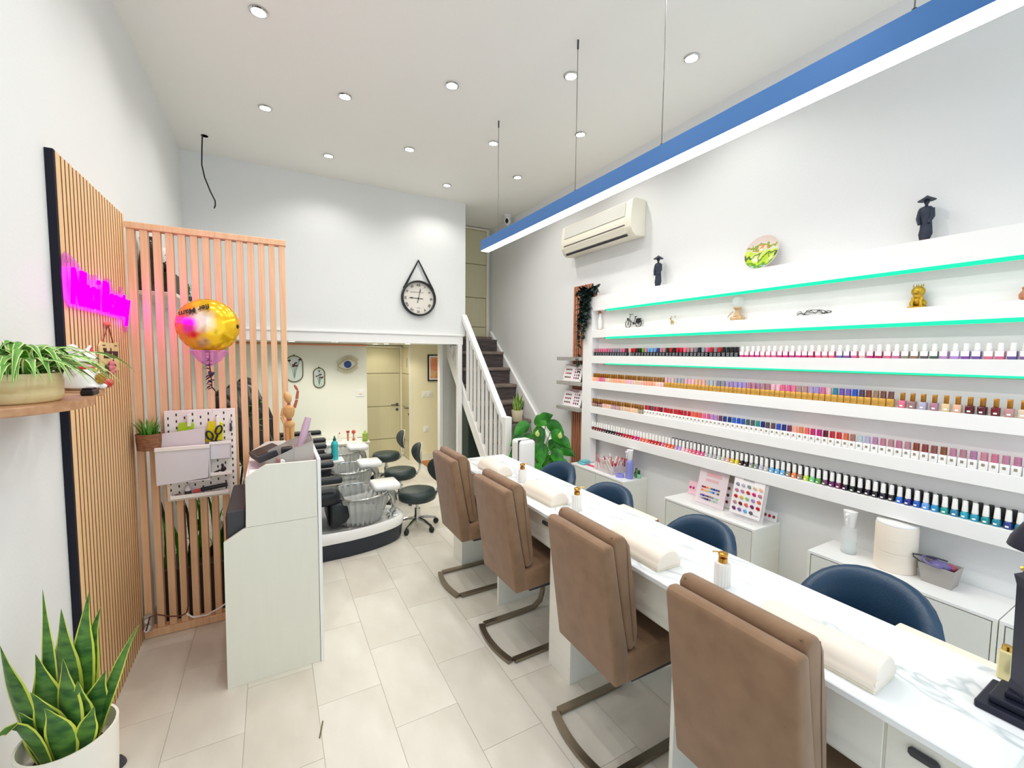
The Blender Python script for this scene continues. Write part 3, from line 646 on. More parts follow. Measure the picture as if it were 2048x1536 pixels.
pl = obj('dish', B().lathe([(.001, .0), (.075, .0), (.11, .010), (.124, .016), (.124, .019), (.108, .014), (.074, .004), (.001, .004)], pc, 36, tilt=tl), mat('cream_glaze', (226, 208, 200), 0.2), t, True)
bb = B().lathe([(.118, .0185), (.108, .0146), (.074, .0046), (.001, .0046)], (0, 0, 0), 36, tilt=tl, cap=False)
o = obj('painted_face', bb, plate_mat(), None, True); o.parent = t; o.location = Vector(pc)-Vector(ABS[t.name])

# air conditioner -----------------------------------------------------
ACM = mat('aged_white_plastic', (240, 234, 216), 0.4)
t = thing('air_conditioner', 'wall mounted cream white air conditioner high on the right wall', 'air conditioner', (3.02, 3.57, 2.87))
prof = [(3.119, 2.885), (3.119, 3.215), (2.975, 3.215), (2.945, 3.195), (2.925, 3.02), (2.93, 2.955), (2.96, 2.90), (3.0, 2.876)]
obj('body', B().prism([(u, v) for u, v in prof], 'y', 3.02, 4.12, .008, 2), ACM, t, True, 30)
obj('grille_panel', B().prism([(2.944, 3.185), (2.928, 3.06), (2.922, 3.06), (2.936, 3.19)], 'y', 3.10, 4.06, .001, 1), mat('grey_white_plastic', (214, 212, 204), 0.5), t)
obj('air_flap', B().prism([(2.927, 2.965), (2.955, 2.905), (2.948, 2.902), (2.920, 2.962)], 'y', 3.10, 4.06, .002, 1), ACM, t)
obj('flap_slot', B().box(2.922, 2.928, 3.10, 4.06, 2.975, 2.982).prism([(2.957, 2.900), (2.975, 2.886), (2.971, 2.882), (2.953, 2.896)], 'y', 3.10, 4.06), DGRAY, t)
obj('end_cap', B().prism([(u-.003, v+(.004 if v > 3 else -.003)) for u, v in prof], 'y', 3.018, 3.085, .01, 2), ACM, t, True, 30)
# security camera
t = thing('security_camera', 'small white round security camera under the ceiling beside the light bar', 'camera', (3.0, 5.55, ZC))
obj('mount', B().lathe([(.055, ZC-.001), (.055, ZC-.018), (.03, ZC-.03)], (3.0, 5.55, 0), 16), WHITE, t, True)
obj('housing', B().ell((3.0, 5.55, 3.668), .048, .048, .062, 16, 10), WHITE, t, True)
obj('lens', B().ell((2.972, 5.515, 3.655), .022, .022, .036, 12, 8), BLACK, t, True)

# slat strip, display shelves, cards ------------------------------------
t = thing('slat_strip', 'narrow reddish brown wooden slat strip on the right wall beside the shelf unit', 'wall panel', (3.11, 3.93, .4))
obj('felt_backing', B().box(3.108, 3.119, 3.765, 4.085, .3, 2.545), FELT, t)
for k in range(8): obj('slat', B().box(3.092, 3.109, 3.768+.0403*k, 3.796+.0403*k, .3, 2.545, .002), WOODD, t)
CONC = mat('grey_wood_board', (176, 172, 164), 0.7, rgb2=(150, 146, 140), scale=(4, 60, 60))
CARD = mat('white_card', (244, 240, 240), 0.4)
def chips(parent, fr, nx, ny, sx, sy, x0, y0, cols, r, name='nail_swatch', z=.0015):
    i = 0
    for a in range(ny):
        for c in range(nx):
            m = pm(jit(CNAME[cols[i % len(cols)]])); i += 1
            b = B().ell((0, 0, 0), r, r*1.1, r*.35, 8, 5)
            bmesh.ops.transform(b.bm, matrix=fr @ Matrix.Translation((x0+c*sx, y0-a*sy, z)), verts=b.bm.verts)
            obj(name, b, m, parent, True)
wc = ['maroon', 'dark red', 'brown', 'pewter', 'red', 'magenta', 'plum', 'maroon']
for zt, lb in ((1.735, None), (1.455, 'upper'), (1.165, 'lower')):
    tag(obj('display_shelf', B().box(2.945, 3.091, 3.76, 4.19, zt-.04, zt, .002), CONC), 'short grey wooden shelf %s on the slat strip' % {None: 'without a chart, topmost', 'upper': 'under the upper nail chart', 'lower': 'under the lower nail chart'}[lb], 'shelf', 'grey shelves on the slat strip')
    if lb:
        t = thing('nail_chart', '%s white nail colour chart leaning on a grey shelf by the slat strip' % lb, 'chart', (2.98, 4.0, zt), 0, 'nail charts on the grey shelves')
        fr = frame((3.015, 3.965, zt+.10), (0, -1, 0), (.26, 0, 1))
        b = B().box(-.17, .17, -.10, .10, -.004, 0, .001); bmesh.ops.transform(b.bm, matrix=fr, verts=b.bm.verts); obj('board', b, CARD, t)
        b = B().prism([(-.16, .094), (.05, .062), (.10, .070), (.10, .094)], 'z', .0, .001); bmesh.ops.transform(b.bm, matrix=fr, verts=b.bm.verts); obj('header', b, mat('dusty_mauve_print', (190, 160, 164), 0.6), t)
        chips(t, fr, 4, 3, .030, .045, -.125, .035, wc, .011); chips(t, fr, 3, 4, .036, .034, .045, .042, ['mauve', 'grey', 'dark red', 'magenta', 'plum', 'pewter'], .012)
        for sx in (-.155, .155):
            b = B().box(sx-.004, sx+.004, -.085, -.075, 0, .002); bmesh.ops.transform(b.bm, matrix=fr, verts=b.bm.verts); obj('pin', b, BLACK, t)
# hanging garland ---------------------------------------------------------
def ivy(t, stems, m, lr, n_per, seed=1, name='leaf'):
    random.seed(seed)
    for pts in stems:
        obj('stem', B().tube(pts, .003, 5), m, t)
        P = [Vector(p) for p in pts]
        for k in range(n_per):
            u = random.random()*(len(P)-1); i = int(u); p = P[i].lerp(P[min(i+1, len(P)-1)], u-i)
            d = Vector((random.uniform(-1, .25), random.uniform(-1, 1), random.uniform(-.9, .35))).normalized()
            q = p+d*lr*random.uniform(.8, 1.5)
            obj(name, B().blade(p, q, (p+q)/2+Vector((0, 0, lr*.25)), lr*.36, d.cross(Vector((0, 0, 1)))+Vector((.01, 0, 0)), n=3), m, t)
t = thing('artificial_garland', 'dark green artificial trailing plant hanging over the left top of the shelf unit', 'plant', (3.03, 3.68, BT[0]))
obj('pot', B().lathe([(.03, .002), (.045, .06), (.04, .06), (.03, .02)], (3.045, 3.67, BT[0]), 14), WOODD, t, True)
z = BT[0]; ivy(t, [[(3.04, 3.67, z+.06), (2.99, 3.60, z+.10), (2.96, 3.52, z+.08)], [(3.04, 3.67, z+.06), (3.0, 3.76, z+.12), (2.96, 3.82, z+.08)], [(3.03, 3.67, z+.06), (2.96, 3.66, z+.05), (2.95, 3.66, z-.12), (2.955, 3.67, z-.3)], [(3.03, 3.67, z+.06), (2.96, 3.71, z+.06), (2.95, 3.72, z-.16), (2.955, 3.71, z-.42)], [(3.03, 3.7, z+.06), (2.96, 3.77, z+.04), (2.95, 3.79, z-.2), (2.96, 3.80, z-.5), (2.965, 3.81, z-.8)], [(3.03, 3.7, z+.06), (2.95, 3.75, z+.05), (2.94, 3.755, z-.1), (2.945, 3.76, z-.34)], [(3.03, 3.67, z+.06), (2.95, 3.69, z+.06), (2.94, 3.69, z-.1), (2.945, 3.69, z-.25)], [(3.03, 3.67, z+.06), (2.955, 3.64, z+.05), (2.95, 3.64, z-.1), (2.955, 3.645, z-.2)]], LEAFD, .056, 64, 5)

# cabinets ----------------------------------------------------------------
def cabinet(label, y0, y1, doors):
    H = .59; X0 = 2.81
    t = thing('wall_cabinet', label, 'cabinet', (2.96, (y0+y1)/2, 0), 0, 'low white cabinets under the polish shelves')
    obj('body', B().box(X0+.018, 3.118, y0, y1, .06, H-.016).box(X0, X0+.018, y0, y0+.016, .06, H-.016).box(X0, X0+.018, y1-.016, y1, .06, H-.016), MELA, t)
    obj('top_panel', B().box(X0, 3.118, y0, y1, H-.016, H, .001), WHITE, t)
    obj('plinth', B().box(X0+.04, 3.11, y0+.02, y1-.02, 0, .06), MELA, t)
    n = doors; wd = (y1-y0-.036)/n
    for k in range(n):
        obj('door', B().box(X0+.002, X0+.017, y0+.018+wd*k+.002, y0+.018+wd*(k+1)-.002, .065, H-.022, .001), mat('grey_white_lacquer', (226, 227, 220), 0.45), t)
cabinet('low white cabinet with basket of brushes and purple spray bottle on top', 2.90, 3.70, 2)
cabinet('low white cabinet with nail colour charts on top', 1.665, 2.43, 2)
cabinet('low white cabinet with clear spray bottle and grey basket on top', .55, 1.335, 2)
cabinet('low white cabinet at the right edge behind the dark lamp', -.24, .546, 2)
HB = .59
# things on cabinet one
t = thing('brush_basket', 'white basket full of white nail sticks and pink files on the far cabinet', 'basket', (2.94, 3.25, HB))
b = B(); b.box(2.87, 3.01, 3.12, 3.38, HB, HB+.005)
for (x0, x1, y0, y1) in ((2.865, 2.87, 3.115, 3.385), (3.01, 3.015, 3.115, 3.385), (2.87, 3.01, 3.115, 3.12), (2.87, 3.01, 3.38, 3.385)): b.box(x0, x1, y0, y1, HB, HB+.085, .001)
obj('tub', b, ACRY, t)
random.seed(11)
sm = [PAPER, PAPER, PAPER, mat('pale_wood_stick', (232, 214, 186), 0.6), pm((226, 120, 130)), pm((200, 60, 90))]
for k in range(44):
    x = random.uniform(2.885, 2.995); y = random.uniform(3.14, 3.36); dy = random.uniform(-.08, .08); L_ = random.uniform(.10, .18)
    so = obj('stick', B().box(-.006, .006, -.004, .004, 0, L_) if k % 3 else B().box(-.011, .011, -.003, .003, 0, L_), random.choice(sm), t, world=False)
    so.location = Vector((x, y, HB+.008))-Vector(ABS[t.name]); so.rotation_euler = (random.uniform(-.5, .5), random.uniform(-.45, .35), random.uniform(0, 3))
tag(obj('teal_cloth', B().box(2.86, 2.95, 3.55, 3.66, HB, HB+.02, .009, 2).box(2.88, 2.97, 3.56, 3.65, HB+.018, HB+.036, .008, 2), mat('teal_cloth', (120, 196, 206), 0.9, var=.2, scale=(30, 30, 30)), smooth=True), 'crumpled teal cloth at the far end of the far cabinet', 'cloth')
tag(obj('pink_file', B().box(2.90, 2.93, 3.40, 3.58, HB+.0, HB+.012, .004), pm((220, 60, 110))), 'bright pink file beside the brush basket', 'nail file')
def spray(label, loc, body_m, head_m, liquid=None, tall=.17, r=.034):
    t = thing('spray_bottle', label, 'spray bottle', loc)
    obj('body', B().lathe([(r*.94, 0), (r, .006), (r, tall*.84), (r*.86, tall*.93), (r*.5, tall)], n=20), body_m, t, True, world=False)
    if liquid: obj('liquid', B().lathe([(r*.9, .006), (r*.9, tall*.45), (.001, tall*.45)], n=20), liquid, t, True, world=False)
    obj('spray_head', B().lathe([(r*.55, tall-.002), (r*.62, tall+.01), (r*.85, tall+.08), (r*.9, tall+.095), (.001, tall+.10)], n=18), head_m, t, True, world=False)
    obj('nozzle', B().box(-.055, -.02, -.008, .008, tall+.068, tall+.084, .003), head_m, t, world=False)
    obj('trigger', B().tube([(-.03, 0, tall+.065), (-.045, 0, tall+.045), (-.04, 0, tall+.02)], .005, 6), head_m, t, True, world=False)
    return t
spray('tall spray bottle with purple liquid and white head on the far cabinet', (2.945, 2.965, HB), mat('purple_bottle', (140, 146, 214), 0.2), WHITE, tall=.18, r=.036)
tag(obj('tape_roll', B().lathe([(.022, 0), (.040, 0), (.040, .03), (.022, .03), (.022, 0)], (2.90, 3.045, HB), 20, cap=False), mat('violet_tape', (150, 150, 220), 0.35), smooth=True), 'violet tape roll in front of the spray bottles', 'tape')
spray('slimmer violet spray bottle standing behind the tape roll', (3.03, 3.06, HB), mat('violet_bottle', (150, 128, 190), 0.25), mat('violet_head', (190, 180, 220), 0.4), tall=.16, r=.028)
for k, (y, cn, m, cm) in enumerate(((2.955, 'dark green', pm((80, 150, 50)), pm((86, 150, 60))), (2.925, 'mint green', pm((150, 214, 170)), pm((30, 60, 56))))):
    bottle('green_polish_bottle', '%s polish bottle standing at the near end of the far cabinet' % cn, 'two green bottles on the far cabinet', y, HB+.0002, 3.03, [('body', 'square_body', m), ('cap', 'white_cap', cm)])
bottle('dark_polish_bottle', 'dark purple polish bottle behind the green bottles', 'dark bottle on the far cabinet', 2.99, HB+.0002, 3.06, [('body', 'square_body', pm((60, 30, 80))), ('cap', 'white_cap', BLACK)])
t = thing('file_rack', 'small rack of red and white files against the wall on the far cabinet', 'rack', (3.05, 3.12, HB))
obj('tray', B().box(3.07, 3.10, 3.10, 3.24, HB, HB+.05, .003), CREAM, t)
for k in range(4): obj('file', B().box(3.082, 3.088, 3.11+.03*k, 3.126+.03*k, HB+.04, HB+.13), pm((206, 70, 70)), t)
# charts on cabinet two
t = thing('acrylic_price_stand', 'clear pinkish acrylic stand with a printed colour sheet, left on the middle cabinet', 'display stand', (2.97, 2.12, HB))
fr = frame((2.985, 2.12, HB+.15), (0, -1, 0), (.25, 0, 1))
def flat(name, x0, x1, y0, y1, z0, z1, m, par, fr, bev=0):
    b = B().box(x0, x1, y0, y1, z0, z1, bev); bmesh.ops.transform(b.bm, matrix=fr, verts=b.bm.verts); return obj(name, b, m, par)
flat('acrylic_sheet', -.125, .125, -.15, .15, -.004, 0, mat('pinkish_acrylic', (252, 238, 240), 0.1, alpha=.6), t, fr)
flat('foot', -.125, .125, -.15, -.146, 0, .08, ACRY, t, fr)
flat('title_print', -.06, .07, .07, .10, 0, .0012, mat('pink_print', (226, 176, 180), 0.6), t, fr)
flat('title_print', -.06, .05, .032, .05, 0, .0012, MATS['pink_print'], t, fr)
for rr, cols in ((-.02, ('plum', 'red', 'orange', 'yellow', 'blue', 'navy', 'blue', 'pewter')), (-.045, ('orange', 'peach', 'yellow', 'silver', 'sky blue', 'blue', 'silver', 'pewter')), (-.085, ('purple', 'navy', 'purple', 'pewter', 'taupe', 'grey', 'silver', 'mint')), (-.108, ('silver', 'grey', 'pewter', 'navy', 'grey', 'silver', 'mint', 'silver'))):
    for k, c in enumerate(cols): flat('colour_patch', -.085+.02*k, -.067+.02*k, rr-.007, rr+.007, 0, .0012, pm(CNAME[c]), t, fr)
t = thing('nail_chart_sheet', 'white sheet with dark nail swatches and a grey box, between the two acrylic stands', 'chart', (3.04, 2.02, HB))
fr = frame((3.055, 2.02, HB+.13), (0, -1, 0), (.22, 0, 1))
flat('sheet', -.07, .07, -.128, .128, -.003, 0, CARD, t, fr); flat('grey_photo', -.055, .06, .065, .12, 0, .0012, mat('taupe_print', (176, 168, 150), 0.6), t, fr)
chips(t, fr, 3, 3, .042, .052, -.045, .02, ['pewter', 'brown', 'dark red', 'red', 'maroon'], .012)
t = thing('colour_chart_stand', 'large white chart of five rows of coloured nails on a clear acrylic stand', 'display stand', (2.97, 1.81, HB))
fr = frame((2.965, 1.815, HB+.155), (0, -1, 0), (.22, 0, 1))
flat('board', -.118, .108, -.135, .15, 0, .003, CARD, t, fr, .001); flat('acrylic_sheet', -.122, .13, -.155, .152, -.004, 0, ACRY, t, fr); flat('acrylic_foot', -.122, .13, -.156, -.152, 0, .07, ACRY, t, fr)
text('lettering', 'Verniles', .026, mat('grey_lettering', (120, 118, 122), 0.6), t, fr @ Matrix.Translation((-.01, .118, .0035)), .0003, width=.085)
cc = ['grey', 'silver', 'grey', 'nude', 'peach', 'mauve', 'mauve', 'red', 'magenta', 'mauve', 'red', 'yellow', 'mint', 'lilac', 'coral', 'mauve', 'dark red', 'coral', 'plum', 'red', 'plum', 'purple', 'sky blue', 'pewter']
i = 0
for a in range(5):
    for c in range(5):
        if a == 4 and c == 4: continue
        b = B().ell((0, 0, 0), .0150, .0125, .005, 8, 5).ell((.005, -.006, 0), .0120, .0095, .005, 8, 5); bmesh.ops.transform(b.bm, matrix=fr @ Matrix.Translation((-.088+.043*c, .078-.044*a, .005)), verts=b.bm.verts)
        obj('nail_swatch', b, pm(jit(CNAME[cc[i]])), t, True); i += 1
text('lettering', '24 color', .012, MATS['grey_lettering'], t, fr @ Matrix.Translation((.078, -.11, .0035)), .0003, width=.035)
for nm, y, x, zc, cols, lb in (('price_card', 2.36, 3.085, .055, ('magenta', 'magenta'), 'small pink card with two nails at the far end of the middle cabinet'), ('price_card', 1.715, 3.07, .035, ('brown', 'red', 'brown'), 'small card with three red nails at the near end of the middle cabinet')):
    t = thing(nm, lb, 'card', (x, y, HB), 0, 'small cards on the middle cabinet'); fr = frame((x, y, HB+zc+.002), (0, -1, 0), (.2, 0, 1))
    flat('card', -.05, .05, -zc, zc, -.002, 0, mat('pink_card', (252, 210, 222), 0.5) if zc > .04 else CARD, t, fr)
    chips(t, fr, len(cols), 1, .03, .03, -.03, 0, list(cols), .011)
# things on cabinet three
spray('clear spray bottle half full of water with white head on the near cabinet', (2.99, 1.20, HB), GLASS, WHITE, mat('clear_water', (226, 240, 242), 0.05, alpha=.35), tall=.16, r=.040)
TW = mat('cream_fabric', (238, 226, 210), 0.85, bump=.1, scale=(4, 4, 200))
t = thing('waste_bin', 'tall cream ribbed cylinder standing on the near cabinet', 'bin', (3.02, .985, HB))
obj('body', B().lathe([(.088, 0), (.092, .004), (.092, .10), (.0905, .101), (.0905, .104), (.092, .105), (.092, .245), (.088, .252)], (3.0, .985, HB), 32), TW, t, True)
obj('lid', B().lathe([(.088, .252), (.090, .255), (.088, .262), (.001, .268)], (3.0, .985, HB), 32), WHITE, t, True)
t = thing('grey_basket', 'grey plastic basket with purple goggles and cables on the near cabinet', 'basket', (3.0, .80, HB))
b = B(); z = HB
b.skin([b.ring([(2.945-o_, .735-o_, z+h), (3.055+o_, .735-o_, z+h), (3.055+o_, .865+o_, z+h), (2.945-o_, .865+o_, z+h)]) for o_, h in ((-.008, 0), (.006, .10), (.001, .10), (-.012, .006))])
obj('tub', b, GRAYP, t)
VI = mat('violet_plastic', (110, 100, 150), 0.25)
obj('goggles', B().tube([(2.96+.045*cos(a), .82+.04*sin(a), z+.115+.012*sin(a)) for a in [2*pi*i/16 for i in range(16)]], .006, 6, closed=True), VI, t, True)
obj('goggles', B().ell((2.99, .80, z+.095), .04, .045, .025), VI, t, True)
obj('red_pouch', B().ell((3.02, .77, z+.09), .03, .03, .02), pm((170, 70, 100)), t, True)
obj('cable', B().tube([(2.95, .85, z+.09), (2.94, .89, z+.12), (2.96, .90, z+.125), (2.99, .83, z+.13), (3.02, .78, z+.12)], .004, 6), DGRAY, t, True)

# ================================================================== CEILING: spots, light bar
def spot_light(par, loc, power, col, size=2.5, rad=.03):
    l = bpy.data.lights.new('spot_lamp', 'SPOT'); l.energy = power; l.color = col; l.spot_size = size; l.spot_blend = .6; l.shadow_soft_size = rad
    o = bpy.data.objects.new('spot_lamp', l); C.objects.link(o); o.parent = par; o.location = loc
def ceiling_spot(label, x, y, z, group, power, col, tmpl=None, r=.050):
    if tmpl: t = dup(tmpl, (x, y, z), 0, label)
    else:
        t = thing('ceiling_spot', label, 'ceiling light', (x, y, z), 0, group)
        obj('ring', B().lathe([(r, -.001), (r, -.006), (r*.78, -.010), (r*.74, -.004), (r*.74, -.001)], n=24, cap=False), CHROME, t, True, world=False)
        obj('lens', B().lathe([(r*.74, -.004), (.001, -.005)], n=20, cap=True), LAMPON, t, world=False)
        spot_light(t, (0, 0, -.02), power, col)
    return t
SP = [(-.017, 3.056), (.004, 4.182), (.548, 3.686), (1.219, 3.139), (1.916, 2.61), (2.50, 2.058), (.554, 4.841), (1.225, 4.288), (1.879, 3.767), (2.483, 3.222), (1.859, 4.947), (2.462, 4.325), (.55, 2.53), (1.22, 1.99), (1.90, 1.46), (1.22, .85), (.0, 1.93), (.55, 1.39)]  # last six are unseen, added to light the near floor and chairs
nm = ['nearest the left wall, at the top edge', 'leftmost spot of the second diagonal row', 'second spot from the left in the middle diagonal row', 'third spot in the middle diagonal row', 'fourth spot in the middle diagonal row', 'bright spot nearest the right wall above the light bar', 'spot nearest the clock wall on the left', 'spot left of the far hanging wire', 'spot beside the far hanging wire', 'spot beside the foot of the near hanging wire', 'spot nearest the corner of the clock wall', 'farthest spot towards the stairs', 'added out of view beside the reception desk', 'added out of view by the third brown chair', 'added out of view by the light bar middle', 'added out of view by the nearest brown chair', 'added out of view by the oak panel', 'added out of view above the bare tile floor']
tm0 = None
for i, (x, y) in enumerate(SP):
    lb = 'round chrome recessed ceiling spot, ' + nm[i]
    q = ceiling_spot(lb, x, y, ZC, 'recessed ceiling spots', SPOT_W, (1.0, .985, .955), tm0); tm0 = tm0 or q
# light bar
t = thing('light_bar', 'long blue-grey hanging light bar with glowing white underside above the manicure counter', 'pendant light', (1.745, 1.6, 2.70))
HOUS = mat('blue_grey_housing', (62, 112, 172), 0.4, 0.25)  # one even steel blue on every housing face
obj('housing', B().box(1.705, 1.785, -.6, 3.66, 2.703, 2.795, .001), HOUS, t)
obj('diffuser', B().box(1.707, 1.783, -.598, 3.658, 2.699, 2.7035), LEDWHITE, t)
obj('end_cap', B().box(1.704, 1.786, 3.660, 3.664, 2.702, 2.796), HOUS, t)
WIRE = mat('steel_wire', (110, 108, 104), 0.4, 0.8)
for y in (3.40, 2.308, 1.60, .62):
    b = B().tube([(1.745, y, ZC-.05), (1.745, y-.0, 2.9), (1.745, y, 2.79)], .0022, 5)
    obj('wire', b, WIRE, t); obj('wire_grip', B().lathe([(.006, ZC-.055), (.006, ZC-.0005)], (1.745, y, 0), 8), DGRAY, t, True)
    obj('cable_gland', B().lathe([(.007, 2.794), (.007, 2.82)], (1.745, y, 0), 8), DGRAY, t, True)
# loose cable from the ceiling at left
t = thing('ceiling_cable', 'loose black cable dangling from a hole in the ceiling at left', 'cable', (-.50, 4.995, ZC))
obj('cable', B().tube([(-.505, 4.98, ZC-.002), (-.512, 4.98, ZC-.12), (-.518, 4.98, ZC-.27), (-.50, 4.98, ZC-.38), (-.46, 4.98, ZC-.50), (-.425, 4.98, ZC-.58), (-.425, 4.98, ZC-.62), (-.435, 4.98, ZC-.65)], .006, 6), BLACK, t, True)
obj('cable_hole', B().lathe([(.028, ZC-.004), (.001, ZC-.004), (.001, ZC-.001), (.028, ZC-.001)], (-.49, 4.995, 0), 14), BLACK, t)

# ================================================================== CLOCK on the back wall
t = thing('wall_clock', 'round black framed wall clock with roman numerals hanging from a strap on the back wall', 'clock', (1.654, YB, 2.458)); cx, cz, cr_ = 1.654, 2.458, .222
obj('rim', B().lathe([(cr_, 0), (cr_, .05), (cr_-.012, .055), (cr_-.022, .05), (cr_-.022, 0)], (cx, YB-.001, cz), 48, tilt=Rx(pi/2), cap=False), BLACK, t, True)
obj('dial', B().lathe([(cr_-.02, .002), (cr_-.02, .012), (.001, .012)], (cx, YB-.001, cz), 48, tilt=Rx(pi/2)), mat('clock_dial', (228, 222, 212), 0.5), t)
fr = frame((cx, YB-.0145, cz), (1, 0, 0), (0, 0, 1))
for k, s in enumerate(('XII', 'I', 'II', 'III', 'IIII', 'V', 'VI', 'VII', 'VIII', 'IX', 'X', 'XI')):
    a = -k*pi/6; text('numeral', s, .042, INK, t, fr @ Matrix.Rotation(a, 4, 'Z') @ Matrix.Translation((0, .165, 0)), .0008, offset=.0006)
text('lettering', 'KENSINGTON', .022, mat('grey_lettering', (120, 118, 122), 0.6), t, fr @ Matrix.Translation((-.02, .075, 0)), .0006, width=.17)
text('lettering', 'LONDON', .010, MATS['grey_lettering'], t, fr @ Matrix.Translation((0, -.12, 0)), .0005, width=.05)
def hand(nm_, ang, L_, wd):
    b = B().prism([(-.004, -.06), (.004, -.06), (.003, L_*.5), (wd, L_*.72), (0, L_), (-wd, L_*.72), (-.003, L_*.5)], 'z', .002, .004)
    bmesh.ops.transform(b.bm, matrix=fr @ Matrix.Rotation(-ang, 4, 'Z'), verts=b.bm.verts); obj(nm_, b, BLACK, t)
hand('minute_hand', radians(272), .125, .008); hand('hour_hand', radians(13), .135, .006)
obj('hub', B().lathe([(.009, .013), (.009, .022), (.001, .022)], (cx, YB-.001, cz), 12, tilt=Rx(pi/2)), BLACK, t)
top = (cx+.0, YB-.02, cz+.475)
obj('strap', B().tube([(cx-.19, YB-.03, cz+.11), top, (cx+.19, YB-.03, cz+.11)], (.006, .014), flat=(0, 1, 0)), BLACK, t)
obj('hook', B().lathe([(.008, 0), (.008, .03)], (top[0], YB-.0005, top[2]-.012), 10, tilt=Rx(pi/2)), BLACK, t, True)

# ================================================================== LEFT: neon sign, wooden sign, shelf, pots
XF = XL+.027
t = thing('neon_sign', 'magenta glowing script neon sign mounted on the oak slat panel', 'sign', (XF, 2.82, 2.0))
out = [(2.365, 1.955), (2.40, 1.925), (3.14, 1.922), (3.17, 1.86), (3.215, 1.86), (3.24, 1.93), (3.24, 2.03), (3.17, 2.05), (3.155, 2.10), (3.115, 2.10), (3.10, 2.06), (2.98, 2.075), (2.95, 2.115), (2.88, 2.115), (2.86, 2.07), (2.77, 2.085), (2.75, 2.105), (2.72, 2.105), (2.70, 2.09), (2.56, 2.105), (2.52, 2.125), (2.45, 2.14), (2.40, 2.145), (2.37, 2.12), (2.36, 2.05)]
obj('acrylic_backing', B().prism(out, 'x', XF+.006, XF+.010), mat('magenta_acrylic', (214, 60, 214), 0.1, alpha=.35), t)
fr = frame((XF+.022, 2.79, 2.005), (0, 1, 0), (0, 0, 1))
text('neon_tube', 'Nhoi Beauty', .22, MAGENTA, t, fr, .003, bev=.003, width=.82, shear=.25, offset=-.003)
for k in ((2.42, 1.95), (3.2, 2.0), (2.42, 2.11)): obj('standoff', B().lathe([(.006, 0), (.006, .012)], (XF-.0005, k[0], k[1]), 8, tilt=Ry(pi/2)), CHROME, t, True)
t = thing('wooden_plaque', 'small pale wooden hanging plaque with dark lettering and a pink rose on the slat panel', 'sign', (XF, 2.88, 1.72))
PLY = mat('pale_plywood', (226, 206, 150), 0.6, rgb2=(210, 188, 130), scale=(30, 30, 6))
cy, czp = 2.885, 1.725
out = [(cy-.145, czp-.055), (cy-.12, czp-.075), (cy+.12, czp-.075), (cy+.145, czp-.055), (cy+.15, czp+.05), (cy+.125, czp+.072), (cy+.04, czp+.066), (cy-.04, czp+.066), (cy-.125, czp+.072), (cy-.15, czp+.05)]
obj('board', B().prism(out, 'x', XF+.003, XF+.010, .001, 1), PLY, t)
fr = frame((XF+.0105, cy, czp+.012), (0, 1, 0), (0, 0, 1))
text('lettering', 'Thank you', .068, mat('dark_brown_letter', (60, 34, 34), 0.6), t, fr, .0025, width=.22, shear=.2, offset=.002)
for s in (-1, 1): obj('slot', B().box(XF+.0098, XF+.0105, cy+s*.09-.02, cy+s*.09+.02, czp+.050, czp+.055), INK, t)
b = B()
for r_, n_ in ((.012, 1), (.024, 6)):
    for k in range(n_): b.ell((XF+.018, cy-.02+r_*cos(k*2*pi/n_)*(n_ > 1), czp-.058+r_*sin(k*2*pi/n_)*(n_ > 1)), .008, .016, .014, 8, 6)
obj('rose', b, mat('dusty_pink_rose', (214, 116, 130), 0.7), t, True)
obj('leaf', B().ell((XF+.014, cy-.075, czp-.05), .004, .022, .012, 8, 6).ell((XF+.014, cy+.04, czp-.05), .004, .022, .012, 8, 6), mat('dark_olive_leaf', (70, 64, 44), 0.7), t, True)
obj('cord', B().tube([(XF+.008, cy-.10, czp+.065), (XF+.012, cy-.02, czp+.155), (XF+.008, cy+.06, czp+.065)], .003, 5), mat('red_brown_cord', (150, 70, 52), 0.8), t)
obj('bow', B().ell((XF+.012, cy-.04, czp+.16), .006, .022, .012, 8, 6).ell((XF+.012, cy+.0, czp+.16), .006, .022, .012, 8, 6), mat('coral_bow', (236, 116, 92), 0.7), t, True)

# rounded corner shelf + companion
def round_shelf(name, label, yc, r, z0, z1, k=.78):
    pts = [(XL+.001, yc-r)] + [(XL+.001+r*k*cos(a), yc+r*sin(a)) for a in [-pi/2+pi*i/16 for i in range(17)]] + [(XL+.001, yc+r)]
    return tag(obj(name, B().prism(pts, 'z', z0, z1, .003, 1), SHELFW), label, 'shelf', 'rounded oak shelves on the left wall')
round_shelf('rounded_shelf', 'rounded oak wall shelf carrying the spider plant pot at left', 1.86, .298, 1.572, 1.597)
round_shelf('small_rounded_shelf', 'smaller rounded oak shelf behind the first one, holding the white lucky cat', 2.265, .10, 1.576, 1.600, 1.65)
ZS = 1.597
px_, py_ = -.645, 1.82
t = thing('spider_plant', 'spider plant with striped arching leaves in a cream ribbed oval pot on the oak shelf', 'plant', (px_, py_, ZS))
b = B(); b.skin([b.ring([(px_+rx*cos(2*pi*i/28), py_+ry*sin(2*pi*i/28), ZS+z) for i in range(28)]) for z, rx, ry in ((0, .072, .115), (.006, .078, .122), (.03, .079, .124), (.033, .077, .121), (.045, .080, .126), (.062, .080, .126), (.066, .077, .121), (.078, .078, .124), (.086, .075, .12), (.086, .068, .112), (.070, .066, .11))])
obj('pot', b, POTC, t, True, 60)
obj('soil', B().prism([(px_+.066*cos(2*pi*i/20), py_+.11*sin(2*pi*i/20)) for i in range(20)], 'z', ZS+.066, ZS+.074), SOIL, t)
random.seed(21)
